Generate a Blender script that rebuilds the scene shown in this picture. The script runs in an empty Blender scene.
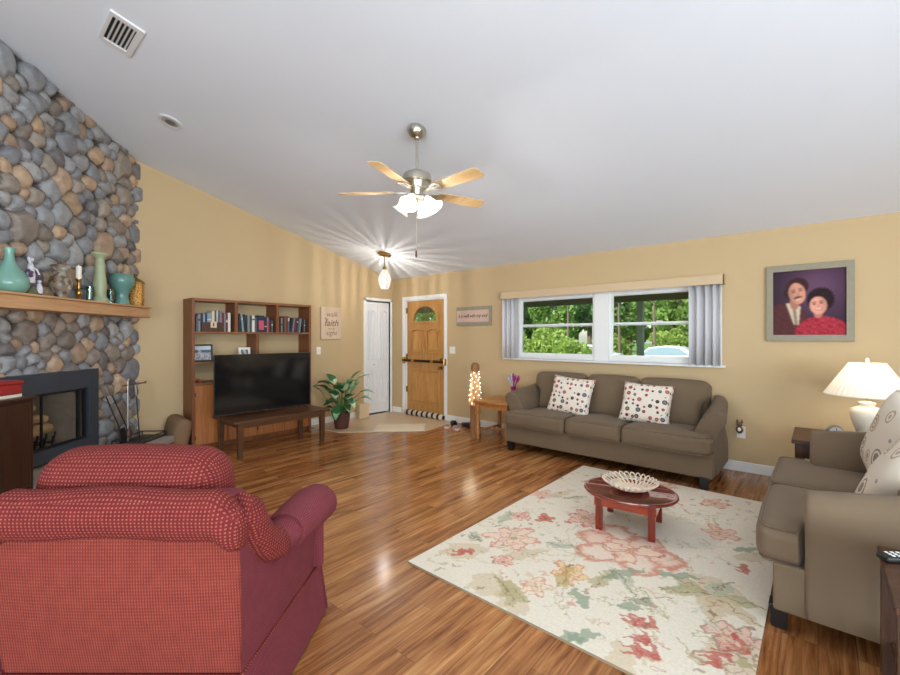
import bpy, bmesh, math, random
import numpy as np
from mathutils import Matrix, Vector, Euler

# ------------------------------------------------------------------ camera, world, lights, exposure
S = bpy.context.scene
COL = S.collection
PI = math.pi
YAW = math.radians(40.96)
FPX = 424.0
cam_d = bpy.data.cameras.new('camera')
cam = bpy.data.objects.new('camera', cam_d)
COL.objects.link(cam)
cam.location = (0, 0, 1.37)
cam.rotation_euler = (PI / 2, 0, YAW)
cam_d.sensor_width = 36.0
cam_d.lens = FPX / 900 * 36.0
cam_d.clip_start = 0.05
cam_d.clip_end = 400
S.camera = cam

S.view_settings.view_transform = 'Standard'
S.view_settings.look = 'None'
S.view_settings.gamma = 1.0
S.view_settings.use_curve_mapping = False
S.view_settings.exposure = 0.0
S.cycles.use_denoising = True
S.cycles.max_bounces = 10
S.cycles.diffuse_bounces = 6
S.cycles.glossy_bounces = 4
S.cycles.transmission_bounces = 8
S.cycles.transparent_max_bounces = 16
S.cycles.sample_clamp_indirect = 6
S.cycles.caustics_reflective = False
S.cycles.caustics_refractive = False

world = bpy.data.worlds.new('sky')
S.world = world
world.use_nodes = True
_wn = world.node_tree
_bg = _wn.nodes['Background']
_sky = _wn.nodes.new('ShaderNodeTexSky')
_sky.sky_type = 'NISHITA'
_sky.sun_disc = False
_sky.sun_elevation = math.radians(50)
_sky.sun_rotation = math.radians(200)
_wn.links.new(_sky.outputs[0], _bg.inputs[0])
_bg.inputs[1].default_value = 0.24


def light(name, kind, loc, energy, color=(1, 1, 1), rot=(0, 0, 0), **kw):
    d = bpy.data.lights.new(name, kind)
    d.energy = energy
    d.color = color
    for k, v in kw.items():
        setattr(d, k, v)
    o = bpy.data.objects.new(name, d)
    o.location = loc
    o.rotation_euler = rot
    COL.objects.link(o)
    return o


light('sun', 'SUN', (0, -10, 20), 6.5, (1, .96, .88), (math.radians(42), 0, math.radians(-24)), angle=.01)
# added area fills against closed walls, standing in for unseen windows behind the camera
light('daylight_fill_rear', 'AREA', (.1, -3.0, 1.5), 315, (.74, .89, 1.0), (math.radians(110), 0, math.radians(12)), shape='RECTANGLE', size=4.8, size_y=2.5)
light('daylight_fill_right', 'AREA', (3.35, .2, 1.6), 400, (.74, .89, 1.0), (math.radians(106), 0, math.radians(84)), shape='RECTANGLE', size=4.2, size_y=2.0)


# ------------------------------------------------------------------ helpers
def L(*c):
    """sRGB 0-255 -> linear rgba"""
    out = []
    for v in c[:3]:
        v = v / 255.0
        out.append(v / 12.92 if v <= .04045 else ((v + .055) / 1.055) ** 2.4)
    return (*out, 1.0)


MATS = {}


class N:
    """tiny node-tree helper"""
    def __init__(self, name):
        self.m = bpy.data.materials.new(name)
        self.m.use_nodes = True
        self.t = self.m.node_tree
        self.b = self.t.nodes['Principled BSDF']
        self.out = self.t.nodes['Material Output']
        MATS[name] = self.m

    def n(self, typ, **kw):
        nd = self.t.nodes.new(typ)
        for k, v in kw.items():
            if k in nd.inputs.keys():
                nd.inputs[k].default_value = v
            else:
                setattr(nd, k, v)
        return nd

    def l(self, a, b):
        self.t.links.new(a, b)

    def mix(self, fac, a, b, mode='MIX'):
        nd = self.t.nodes.new('ShaderNodeMix')
        nd.data_type = 'RGBA'
        nd.blend_type = mode
        for sock, v in ((nd.inputs[0], fac), (nd.inputs[6], a), (nd.inputs[7], b)):
            if hasattr(v, 'is_linked') or hasattr(v, 'links'):
                self.l(v, sock)
            else:
                sock.default_value = v
        return nd.outputs[2]

    def math(self, op, a, b=0.0, clamp=False):
        nd = self.t.nodes.new('ShaderNodeMath')
        nd.operation = op
        nd.use_clamp = clamp
        for i, v in enumerate((a, b)):
            if hasattr(v, 'links'):
                self.l(v, nd.inputs[i])
            else:
                nd.inputs[i].default_value = v
        return nd.outputs[0]

    def ramp(self, fac, stops):
        nd = self.t.nodes.new('ShaderNodeValToRGB')
        cr = nd.color_ramp
        while len(cr.elements) < len(stops):
            cr.elements.new(.5)
        for e, (p, c) in zip(cr.elements, stops):
            e.position = p
            e.color = c
        self.l(fac, nd.inputs[0])
        return nd.outputs[0]

    def coord(self, kind='Object', scale=(1, 1, 1), rot=(0, 0, 0)):
        tc = self.t.nodes.new('ShaderNodeTexCoord')
        mp = self.t.nodes.new('ShaderNodeMapping')
        mp.inputs['Scale'].default_value = scale
        mp.inputs['Rotation'].default_value = rot
        self.l(tc.outputs[kind], mp.inputs[0])
        return mp.outputs[0]

    def noise(self, vec, scale, detail=3, rough=.5):
        nd = self.n('ShaderNodeTexNoise', Scale=scale, Detail=detail, Roughness=rough)
        self.l(vec, nd.inputs['Vector'])
        return nd.outputs['Fac']

    def bump(self, h, strength=.3, dist=.01):
        nd = self.n('ShaderNodeBump', Strength=strength, Distance=dist)
        self.l(h, nd.inputs['Height'])
        self.l(nd.outputs[0], self.b.inputs['Normal'])
        return nd

    def base(self, v):
        if hasattr(v, 'links'):
            self.l(v, self.b.inputs['Base Color'])
        else:
            self.b.inputs['Base Color'].default_value = v

    def set(self, **kw):
        for k, v in kw.items():
            self.b.inputs[k.replace('_', ' ')].default_value = v
        return self


def plain(name, c, rough=.5, var=.08, scale=12, bump=0, bscale=200, **kw):
    m = N(name)
    co = m.coord()
    f = m.noise(co, scale)
    c1 = tuple(max(0, x * (1 - var)) for x in c[:3]) + (1,)
    c2 = tuple(min(1, x * (1 + var)) for x in c[:3]) + (1,)
    m.base(m.mix(f, c1, c2))
    m.set(Roughness=rough, **kw)
    if bump:
        m.bump(m.noise(co, bscale, 2), bump, .002)
    return m.m


def wood(name, dark, lite, axis=2, rough=.4, scale=1.0, coat=0.0):
    m = N(name)
    sc = [14 * scale] * 3
    sc[axis] = 1.2 * scale
    co = m.coord('Object', sc)
    f = m.noise(co, 2.2, 5, .6)
    w = m.n('ShaderNodeTexNoise', Scale=9.0, Detail=2.0)
    m.l(co, w.inputs['Vector'])
    g = m.math('ADD', m.math('MULTIPLY', f, .75), m.math('MULTIPLY', w.outputs['Fac'], .25))
    m.base(m.ramp(g, [(.33, dark), (.68, lite)]))
    m.set(Roughness=rough)
    m.b.inputs['Coat Weight'].default_value = coat
    m.bump(f, .08, .002)
    return m.m


def emit(name, c, strength):
    m = N(name)
    m.base(c)
    m.b.inputs['Emission Color'].default_value = c
    m.b.inputs['Emission Strength'].default_value = strength
    return m.m


class MB:
    """mesh builder: collects shapes, links them as one mesh object"""
    def __init__(self):
        self.bm = bmesh.new()
        self.uv = self.bm.loops.layers.uv.new('UVMap')
        self.cl = None
        self.mi = 0

    def _add(self, verts, faces, uvs=None, cols=None, M=None):
        if cols is not None and self.cl is None:
            self.cl = self.bm.verts.layers.float_color.new('col')
        vs = []
        for v in verts:
            p = Vector(v)
            if M is not None:
                p = M @ p
            vs.append(self.bm.verts.new(p))
        if cols is not None:
            for v, c in zip(vs, cols):
                v[self.cl] = c
        for f in faces:
            try:
                fc = self.bm.faces.new([vs[i] for i in f])
            except ValueError:
                continue
            fc.material_index = self.mi
            if uvs is not None:
                for lp, i in zip(fc.loops, f):
                    lp[self.uv].uv = uvs[i]
            else:
                fc.tag = True
        return vs

    def box(self, c, s, rot=None, M=None):
        hx, hy, hz = s[0] / 2, s[1] / 2, s[2] / 2
        vs = [(x * hx, y * hy, z * hz) for x in (-1, 1) for y in (-1, 1) for z in (-1, 1)]
        T = Matrix.Translation(c)
        if rot is not None:
            T = T @ Euler(rot).to_matrix().to_4x4()
        if M is not None:
            T = M @ T
        self._add(vs, [(0, 1, 3, 2), (4, 6, 7, 5), (0, 4, 5, 1), (2, 3, 7, 6), (0, 2, 6, 4), (1, 5, 7, 3)], M=T)
        return self

    def b2(self, lo, hi):
        return self.box([(a + b) / 2 for a, b in zip(lo, hi)], [abs(b - a) for a, b in zip(lo, hi)])

    def cyl(self, p0, p1, r0, r1=None, seg=16, caps=True):
        r1 = r0 if r1 is None else r1
        p0, p1 = Vector(p0), Vector(p1)
        q = (p1 - p0).to_track_quat('Z', 'Y').to_matrix()
        vs = []
        for p, r in ((p0, r0), (p1, r1)):
            for i in range(seg):
                a = 2 * PI * i / seg
                vs.append(p + q @ Vector((r * math.cos(a), r * math.sin(a), 0)))
        fs = [(i, (i + 1) % seg, seg + (i + 1) % seg, seg + i) for i in range(seg)]
        if caps:
            fs += [tuple(range(seg))[::-1], tuple(range(seg, 2 * seg))]
        self._add(vs, fs)
        return self

    def lathe(self, prof, c=(0, 0, 0), seg=28, M=None, sx=1, sy=1, wob=None):
        vs, fs = [], []
        for r, z in prof:
            for i in range(seg):
                a = 2 * PI * i / seg
                rr = r * (wob(a, z) if wob else 1)
                vs.append((c[0] + rr * math.cos(a) * sx, c[1] + rr * math.sin(a) * sy, c[2] + z))
        n = len(prof)
        for j in range(n - 1):
            for i in range(seg):
                k = (i + 1) % seg
                fs.append((j * seg + i, j * seg + k, (j + 1) * seg + k, (j + 1) * seg + i))
        if prof[0][0] > 1e-5:
            fs.append(tuple(range(seg))[::-1])
        if prof[-1][0] > 1e-5:
            fs.append(tuple(range((n - 1) * seg, n * seg)))
        self._add(vs, fs, M=M)
        return self

    def ball(self, c, r, seg=12, M=None):
        r = r if hasattr(r, '__len__') else (r, r, r)
        n = max(6, seg // 2)
        prof = [(math.sin(PI * i / n), -math.cos(PI * i / n)) for i in range(n + 1)]
        T = Matrix.Translation(c) @ Matrix.Diagonal((*r, 1))
        if M is not None:
            T = M @ T
        return self.lathe(prof, seg=seg, M=T)

    def tube(self, pts, r, seg=8, closed=False, sx=1.0):
        pts = [Vector(p) for p in pts]
        n = len(pts)
        rs = r if hasattr(r, '__len__') else [r] * n
        vs, fs = [], []
        up = Vector((0, 0, 1))
        for i, p in enumerate(pts):
            a = pts[(i - 1) % n] if (closed or i > 0) else p
            b = pts[(i + 1) % n] if (closed or i < n - 1) else p
            t = (b - a).normalized()
            u = t.cross(up)
            if u.length < 1e-4:
                u = t.cross(Vector((0, 1, 0)))
            u.normalize()
            w = u.cross(t).normalized()
            for k in range(seg):
                an = 2 * PI * k / seg
                vs.append(p + (u * math.cos(an) * sx + w * math.sin(an)) * rs[i])
        for i in range(n if closed else n - 1):
            j = (i + 1) % n
            for k in range(seg):
                m = (k + 1) % seg
                fs.append((i * seg + k, i * seg + m, j * seg + m, j * seg + k))
        if not closed:
            fs += [tuple(range(seg))[::-1], tuple(range((n - 1) * seg, n * seg))]
        self._add(vs, fs)
        return self

    def shape(self, loops, depth, M=None, bevel=0.0):
        """extruded 2-D outline(s) with holes; local z is the extrusion, centred"""
        cu = bpy.data.curves.new('tmp', 'CURVE')
        cu.dimensions = '2D'
        cu.fill_mode = 'BOTH'
        cu.extrude = max(0, depth / 2 - bevel)
        if bevel:
            cu.bevel_depth = bevel
            cu.bevel_resolution = 3
            cu.offset = -bevel
        for lp in loops:
            sp = cu.splines.new('POLY')
            sp.points.add(len(lp) - 1)
            for q, p in zip(sp.points, lp):
                q.co = (p[0], p[1], 0, 1)
            sp.use_cyclic_u = True
        return self._from_obj(cu, M)

    def _from_obj(self, data, M):
        ob = bpy.data.objects.new('tmp', data)
        COL.objects.link(ob)
        dg = bpy.context.evaluated_depsgraph_get()
        dg.update()
        me = bpy.data.meshes.new_from_object(ob.evaluated_get(dg))
        vs = [v.co.copy() for v in me.vertices]
        fs = [tuple(p.vertices) for p in me.polygons]
        bpy.data.objects.remove(ob)
        bpy.data.meshes.remove(me)
        if isinstance(data, bpy.types.Curve):
            bpy.data.curves.remove(data)
        b2 = bmesh.new()
        bv = [b2.verts.new(v) for v in vs]
        for f in fs:
            try:
                b2.faces.new([bv[i] for i in f])
            except ValueError:
                pass
        bmesh.ops.remove_doubles(b2, verts=b2.verts, dist=1e-5)
        b2.verts.index_update()
        self._add([v.co.copy() for v in b2.verts], [tuple(v.index for v in f.verts) for f in b2.faces], M=M)
        b2.free()
        return self

    def text(self, s, size, M, depth=.001, shear=.25, space=1.0):
        cu = bpy.data.curves.new('tmp', 'FONT')
        cu.body = s
        cu.size = size
        cu.align_x = 'CENTER'
        cu.align_y = 'CENTER'
        cu.extrude = depth
        cu.shear = shear
        cu.space_character = space
        return self._from_obj(cu, M)

    def soft(self, size, r, c=(0, 0, 0), crown=(0, 0, 0), M=None, n=7, fn=None, xl=(), yl=()):
        """rounded soft box; crown = bulge per axis; fn warps points"""
        h = [s / 2 for s in size]
        r = min(r, min(h) * .999)

        def line(a, extra=()):
            i = a - r
            q = [-i + 2 * i * k / n for k in range(n + 1)] + [e for e in extra]
            for an in (15, 30, 45):
                o = i + r * math.tan(math.radians(an))
                q += [o, -o]
            q = sorted(set(round(v, 6) for v in q))
            return q
        ls = [line(h[0], xl), line(h[1], yl), line(h[2])]
        idx = {}
        vs, fs = [], []

        def vert(p):
            k = tuple(round(v, 5) for v in p)
            if k in idx:
                return idx[k]
            q = [max(-(h[a] - r), min(h[a] - r, p[a])) for a in range(3)]
            d = Vector([p[a] - q[a] for a in range(3)])
            d = d.normalized() * r if d.length > 1e-9 else d
            o = [q[a] + d[a] for a in range(3)]
            t = [o[a] / h[a] for a in range(3)]
            for a in range(3):
                b_, c_ = (a + 1) % 3, (a + 2) % 3
                o[a] += t[a] * crown[a] * (1 - t[b_] ** 2) * (1 - t[c_] ** 2)
            if fn:
                o = fn(o)
            idx[k] = len(vs)
            vs.append((o[0] + c[0], o[1] + c[1], o[2] + c[2]))
            return idx[k]
        for a in range(3):
            b_, c_ = (a + 1) % 3, (a + 2) % 3
            for s in (-1, 1):
                for i in range(len(ls[b_]) - 1):
                    for j in range(len(ls[c_]) - 1):
                        qd = []
                        for (u, v) in ((i, j), (i + 1, j), (i + 1, j + 1), (i, j + 1)):
                            p = [0, 0, 0]
                            p[a] = s * h[a]
                            p[b_] = ls[b_][u]
                            p[c_] = ls[c_][v]
                            qd.append(vert(p))
                        if s < 0:
                            qd = qd[::-1]
                        if len(set(qd)) == 4:
                            fs.append(tuple(qd))
        self._add(vs, fs, M=M)
        return self

    def grid(self, fn, nu, nv, M=None, cu=False, col=None, uvs=None):
        vs, us, cs = [], [], []
        for j in range(nv + 1):
            for i in range(nu + 1):
                u, v = i / nu, j / nv
                vs.append(fn(u, v))
                us.append(uvs(u, v) if uvs else (u, v))
                if col:
                    cs.append(col(u, v))
        w = nu + 1
        fs = [(j * w + i, j * w + i + 1, (j + 1) * w + i + 1, (j + 1) * w + i) for j in range(nv) for i in range(nu)]
        self._add(vs, fs, uvs=us, cols=cs if col else None, M=M)
        return self

    def build(self, name, mat, parent=None, smooth=35, bevel=0.0, seg=2, matrix=None):
        bmesh.ops.recalc_face_normals(self.bm, faces=self.bm.faces)
        # box-projected uv in metres for faces without their own
        for f in self.bm.faces:
            if f.tag:
                n = f.normal
                a = max(range(3), key=lambda k: abs(n[k]))
                o = [(1, 2), (0, 2), (0, 1)][a]
                for lp in f.loops:
                    lp[self.uv].uv = (lp.vert.co[o[0]], lp.vert.co[o[1]])
        me = bpy.data.meshes.new(name)
        self.bm.to_mesh(me)
        self.bm.free()
        for m in (mat if isinstance(mat, (list, tuple)) else [mat]):
            me.materials.append(MATS[m] if isinstance(m, str) else m)
        if smooth:
            me.polygons.foreach_set('use_smooth', [True] * len(me.polygons))
            me.set_sharp_from_angle(angle=math.radians(smooth))
        o = bpy.data.objects.new(name, me)
        COL.objects.link(o)
        if parent:
            o.parent = parent
        if matrix is not None:
            o.matrix_local = matrix
        if bevel:
            md = o.modifiers.new('bevel', 'BEVEL')
            md.width = bevel
            md.segments = seg
            md.limit_method = 'ANGLE'
            md.angle_limit = math.radians(40)
        return o


def tag(o, label, cat, group=None, kind=None):
    o['label'] = label
    o['category'] = cat
    if group:
        o['group'] = group
    if kind:
        o['kind'] = kind
    return o


def thing(name, label, cat, loc=(0, 0, 0), rz=0.0, group=None):
    o = bpy.data.objects.new(name, None)
    COL.objects.link(o)
    o.location = loc
    o.rotation_euler = (0, 0, rz)
    return tag(o, label, cat, group)


def struct(o):
    o['kind'] = 'structure'
    return o


def copy_tree(o, parent=None):
    c = o.copy()
    COL.objects.link(c)
    c.parent = parent
    for ch in list(o.children):
        copy_tree(ch, c)
    return c


def clamp(x, a=0., b=1.):
    return max(a, min(b, x))


def sstep(a, b, x):
    t = clamp((x - a) / (b - a))
    return t * t * (3 - 2 * t)


def rect(x0, y0, x1, y1):
    return [(x0, y0), (x1, y0), (x1, y1), (x0, y1)]


# plane mappings for shape(): 2-D (a,b) -> world
def MXZ(y):   # (x,z) on plane y
    return Matrix(((1, 0, 0, 0), (0, 0, 1, y), (0, 1, 0, 0), (0, 0, 0, 1)))


def MYZ(x):   # (y,z) on plane x
    return Matrix(((0, 0, 1, x), (1, 0, 0, 0), (0, 1, 0, 0), (0, 0, 0, 1)))


# ------------------------------------------------------------------ materials
plain('wall_paint', L(198, 172, 131), .75, .02, 3, .12, 160)
plain('ceiling_paint', L(228, 234, 243), .85, .015, 4, .3, 90)
plain('white_trim', L(236, 236, 234), .4, .02)
plain('white_door', L(232, 232, 233), .45, .02)
plain('white_plastic', L(238, 236, 230), .35, .02)
wood('oak_door', L(176, 122, 62), L(208, 156, 92), 2, .45)
wood('bookcase_wood', L(104, 58, 30), L(142, 86, 48), 2, .45)
wood('bookcase_shelf_wood', L(112, 64, 34), L(156, 98, 58), 1, .45)
wood('cabinet_door_wood', L(158, 94, 48), L(190, 122, 68), 2, .45)
wood('bench_wood', L(62, 38, 22), L(98, 62, 36), 1, .35)
wood('pine_mantel', L(178, 132, 92), L(208, 164, 120), 0, .5)
def _pine_knots():
    m = MATS['pine_mantel']
    nt = m.node_tree
    tc = nt.nodes.new('ShaderNodeTexCoord')
    v = nt.nodes.new('ShaderNodeTexVoronoi')
    v.inputs['Scale'].default_value = 9
    nt.links.new(tc.outputs['Object'], v.inputs['Vector'])
    lt = nt.nodes.new('ShaderNodeMath')
    lt.operation = 'LESS_THAN'
    lt.inputs[1].default_value = .085
    nt.links.new(v.outputs['Distance'], lt.inputs[0])
    b = nt.nodes['Principled BSDF'].inputs['Base Color']
    src = b.links[0].from_socket
    mx = nt.nodes.new('ShaderNodeMix')
    mx.data_type = 'RGBA'
    nt.links.new(lt.outputs[0], mx.inputs[0])
    nt.links.new(src, mx.inputs[6])
    mx.inputs[7].default_value = L(104, 62, 34)
    nt.links.new(mx.outputs[2], b)


_pine_knots()
wood('oak_table', L(150, 96, 48), L(188, 130, 74), 1, .4)
wood('cherry_red', L(110, 30, 14), L(168, 62, 26), 0, .15, coat=.6)
wood('cherry_leg', L(84, 22, 14), L(128, 40, 22), 2, .2, coat=.4)
wood('cherry_top', L(92, 30, 24), L(140, 52, 36), 0, .1, coat=1.0)
wood('dark_espresso', L(34, 16, 10), L(62, 32, 20), 2, .35)
wood('walnut_dark', L(50, 28, 16), L(84, 50, 30), 2, .4)
wood('blade_wood', L(206, 168, 112), L(232, 200, 150), 0, .4)
wood('log_wood', L(120, 82, 48), L(164, 118, 74), 2, .7)
plain('black_leg', L(26, 22, 20), .4, .1)
plain('black_metal', L(24, 25, 27), .45, .1)
plain('surround_metal', L(64, 70, 80), .42, .06, 3, Metallic=.2)
plain('tv_bezel', L(70, 72, 76), .3, .03, Metallic=.7)
plain('tv_black', L(12, 12, 13), .5, .05)
plain('brushed_nickel', L(196, 190, 176), .28, .04, Metallic=1.0)
plain('brass', L(190, 150, 84), .28, .06, Metallic=1.0)
plain('dull_brass', L(150, 120, 76), .4, .1, Metallic=1.0)
plain('dark_bronze', L(70, 50, 34), .4, .1, Metallic=.8)
plain('steel', L(176, 176, 178), .3, .05, Metallic=1.0)
plain('teal_glaze', L(116, 160, 146), .12, .14, 9)
plain('teal_glaze_dark', L(96, 138, 130), .14, .16, 14)
plain('celadon', L(160, 168, 134), .3, .12, 14)
plain('candle_wax', L(240, 236, 224), .5, .02)
plain('mortar', L(104, 98, 92), .9, .15, 30, .4, 120)
plain('hearth_stone', L(158, 150, 142), .8, .12, 9, .35, 60)
plain('firebrick', L(186, 170, 150), .9, .12, 14, .3, 80)
plain('log_bark', L(214, 176, 128), .9, .35, 16, .6, 50)
plain('pillow_brown', L(130, 102, 74), .9, .06, 20, .3, 300)
plain('red_leather', L(146, 34, 36), .4, .1)
plain('paper', L(226, 218, 200), .8, .04)
plain('tile', L(204, 178, 146), .35, .08, 3)
plain('mat_fabric', L(222, 208, 184), .9, .05, 40, .4, 300)
plain('slipper_pink', L(224, 196, 186), .8, .05)
plain('shoe_black', L(30, 29, 32), .5, .1)
plain('lamp_ceramic', L(238, 230, 212), .25, .02)
plain('vinyl_vane', L(214, 212, 214), .5, .03)
plain('valance', L(206, 180, 144), .5, .02)
plain('frame_gray', L(146, 138, 118), .6, .1, 30)
plain('canvas_sign', L(214, 188, 160), .8, .08, 8)
plain('plank_sign', L(206, 176, 158), .75, .1, 8)
plain('plank_sign_edge', L(150, 142, 124), .75, .14, 12)
plain('sign_ink', L(92, 62, 50), .8, .03)
plain('sign_ink_pale', L(146, 116, 92), .8, .03)
plain('gold_ink', L(186, 142, 84), .8, .03)
plain('wicker', L(84, 46, 34), .7, .25, 60, .6, 160)
plain('soil', L(50, 36, 26), .95, .2, 40)
plain('carton', L(214, 190, 152), .8, .04)
plain('magenta', L(150, 26, 110), .4, .1)
plain('purple', L(120, 80, 150), .6, .1)
plain('pale_blue', L(170, 186, 200), .6, .1)
plain('vent_white', L(222, 222, 222), .5, .02)
plain('dark_void', L(30, 30, 32), .9, .05)
plain('can_inner', L(180, 178, 175), .5, .05)
plain('can_lens', L(104, 102, 98), .4, .05)
plain('figurine_white', L(216, 212, 220), .35, .1, 60)
plain('figurine_purple', L(90, 74, 104), .5, .3, 70)
plain('figurine_green', L(96, 98, 66), .6, .3, 60)
plain('grass', L(96, 130, 52), .9, .25, 1.5)
plain('asphalt', L(130, 130, 130), .9, .06, 4)
plain('bark', L(120, 104, 88), .9, .25, 12, .6, 30)
plain('pale_bark', L(222, 216, 206), .9, .15, 12, .6, 30)
plain('porch_wood', L(112, 112, 76), .8, .12, 6)
plain('porch_post', L(168, 182, 160), .8, .1, 6)
plain('car_white', L(236, 238, 240), .2, .01)
plain('car_glass', L(150, 172, 186), .05, .05)  # pale blue sky reflection put into the glass colour
plain('tire', L(24, 24, 24), .8, .05)
plain('chrome', L(210, 210, 212), .12, .02, Metallic=1.0)
plain('clock_face', L(232, 232, 228), .3, .01)
plain('shell_tan', L(222, 204, 182), .3, .12, 30)
plain('night_light_brown', L(110, 84, 66), .5, .25, 60)
emit('bulb', (1, .93, .82, 1), 14)
emit('led', (1, .9, .7, 1), 12)


def _foliage(name, c1, c2, trans=.35):
    m = N(name)
    oi = m.n('ShaderNodeObjectInfo')
    geo = m.n('ShaderNodeNewGeometry')
    f = m.noise(m.coord('Object'), .9, 3)
    m.base(m.mix(m.math('ADD', m.math('MULTIPLY', geo.outputs['Random Per Island'], .6), m.math('MULTIPLY', f, .4)), c1, c2))
    m.set(Roughness=.6)
    tr = m.n('ShaderNodeBsdfTranslucent')
    tr.inputs[0].default_value = c2
    mx = m.n('ShaderNodeMixShader', Fac=trans)
    m.l(m.b.outputs[0], mx.inputs[1])
    m.l(tr.outputs[0], mx.inputs[2])
    m.l(mx.outputs[0], m.out.inputs[0])


_foliage('leaves_mid', L(58, 96, 38), L(168, 198, 104))
_foliage('leaves_dark', L(46, 84, 44), L(136, 172, 96))
_foliage('leaves_bright', L(92, 126, 44), L(190, 208, 108))


def _floor():
    m = N('laminate')
    tc = m.t.nodes.new('ShaderNodeTexCoord')
    sx = m.n('ShaderNodeSeparateXYZ')
    m.l(tc.outputs['Object'], sx.inputs[0])
    cb = m.n('ShaderNodeCombineXYZ')      # planks run along Y
    m.l(sx.outputs['Y'], cb.inputs['X'])
    m.l(sx.outputs['X'], cb.inputs['Y'])
    br = m.n('ShaderNodeTexBrick', offset=.37, offset_frequency=2, squash=1.0)
    br.inputs['Scale'].default_value = 1.0
    br.inputs['Brick Width'].default_value = 1.25
    br.inputs['Row Height'].default_value = .128
    br.inputs['Mortar Size'].default_value = .0014
    br.inputs['Mortar Smooth'].default_value = .1
    br.inputs['Bias'].default_value = 0
    br.inputs['Color1'].default_value = (0, 0, 0, 1)
    br.inputs['Color2'].default_value = (1, 1, 1, 1)
    br.inputs['Mortar'].default_value = (.5, .5, .5, 1)
    m.l(cb.outputs[0], br.inputs['Vector'])
    # narrower strips inside each plank
    b2 = m.n('ShaderNodeTexBrick', offset=.5, offset_frequency=2)
    for k, v in (('Scale', 1.0), ('Brick Width', .62), ('Row Height', .064), ('Mortar Size', 0.0), ('Bias', 0.0)):
        b2.inputs[k].default_value = v
    b2.inputs['Color1'].default_value = (0, 0, 0, 1)
    b2.inputs['Color2'].default_value = (1, 1, 1, 1)
    m.l(cb.outputs[0], b2.inputs['Vector'])
    # grain stretched along Y, shifted per plank
    off = m.n('ShaderNodeVectorMath', operation='MULTIPLY_ADD')
    m.l(br.outputs['Color'], off.inputs[0])
    off.inputs[1].default_value = (7, 3, 11)
    m.l(tc.outputs['Object'], off.inputs[2])
    mp = m.n('ShaderNodeMapping')
    mp.inputs['Scale'].default_value = (46, 2.2, 1)
    m.l(off.outputs[0], mp.inputs[0])
    n1 = m.n('ShaderNodeTexNoise', Scale=1.0, Detail=8.0, Roughness=.66, Distortion=.6)
    m.l(mp.outputs[0], n1.inputs['Vector'])
    mp2 = m.n('ShaderNodeMapping')
    mp2.inputs['Scale'].default_value = (9, .8, 1)
    m.l(off.outputs[0], mp2.inputs[0])
    n2 = m.n('ShaderNodeTexNoise', Scale=1.0, Detail=3.0, Roughness=.5, Distortion=1.2)
    m.l(mp2.outputs[0], n2.inputs['Vector'])
    g = m.math('ADD', m.math('MULTIPLY', n1.outputs['Fac'], .55), m.math('MULTIPLY', n2.outputs['Fac'], .45))
    col = m.ramp(g, [(.34, L(92, 50, 27)), (.44, L(150, 95, 55)), (.54, L(184, 128, 78)), (.66, L(214, 166, 112))])
    b = m.mix(.34, col, m.mix(1.0, col, m.ramp(br.outputs['Color'], [(0, L(150, 128, 112)), (1, L(255, 250, 238))]), 'MULTIPLY'))
    b = m.mix(.35, b, m.mix(1.0, b, m.ramp(b2.outputs['Color'], [(0, L(160, 136, 116)), (1, L(255, 252, 244))]), 'MULTIPLY'))
    seam = m.mix(m.math('MULTIPLY', br.outputs['Fac'], .7), b, L(80, 44, 24))
    m.base(seam)
    m.set(Roughness=.17)
    m.b.inputs['Specular IOR Level'].default_value = .5
    m.bump(n1.outputs['Fac'], .03, .002)


_floor()


def _sofa_fabric(name, c1, c2):
    m = N(name)
    co = m.coord('UV')
    w = m.noise(co, 420, 2)
    big = m.noise(co, 5, 2)
    m.base(m.mix(m.math('ADD', m.math('MULTIPLY', w, .7), m.math('MULTIPLY', big, .3)), c1, c2))
    m.set(Roughness=.85)
    m.b.inputs['Sheen Weight'].default_value = .08
    m.bump(w, .35, .002)


_sofa_fabric('taupe_fabric', L(86, 68, 50), L(126, 106, 82))


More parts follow.
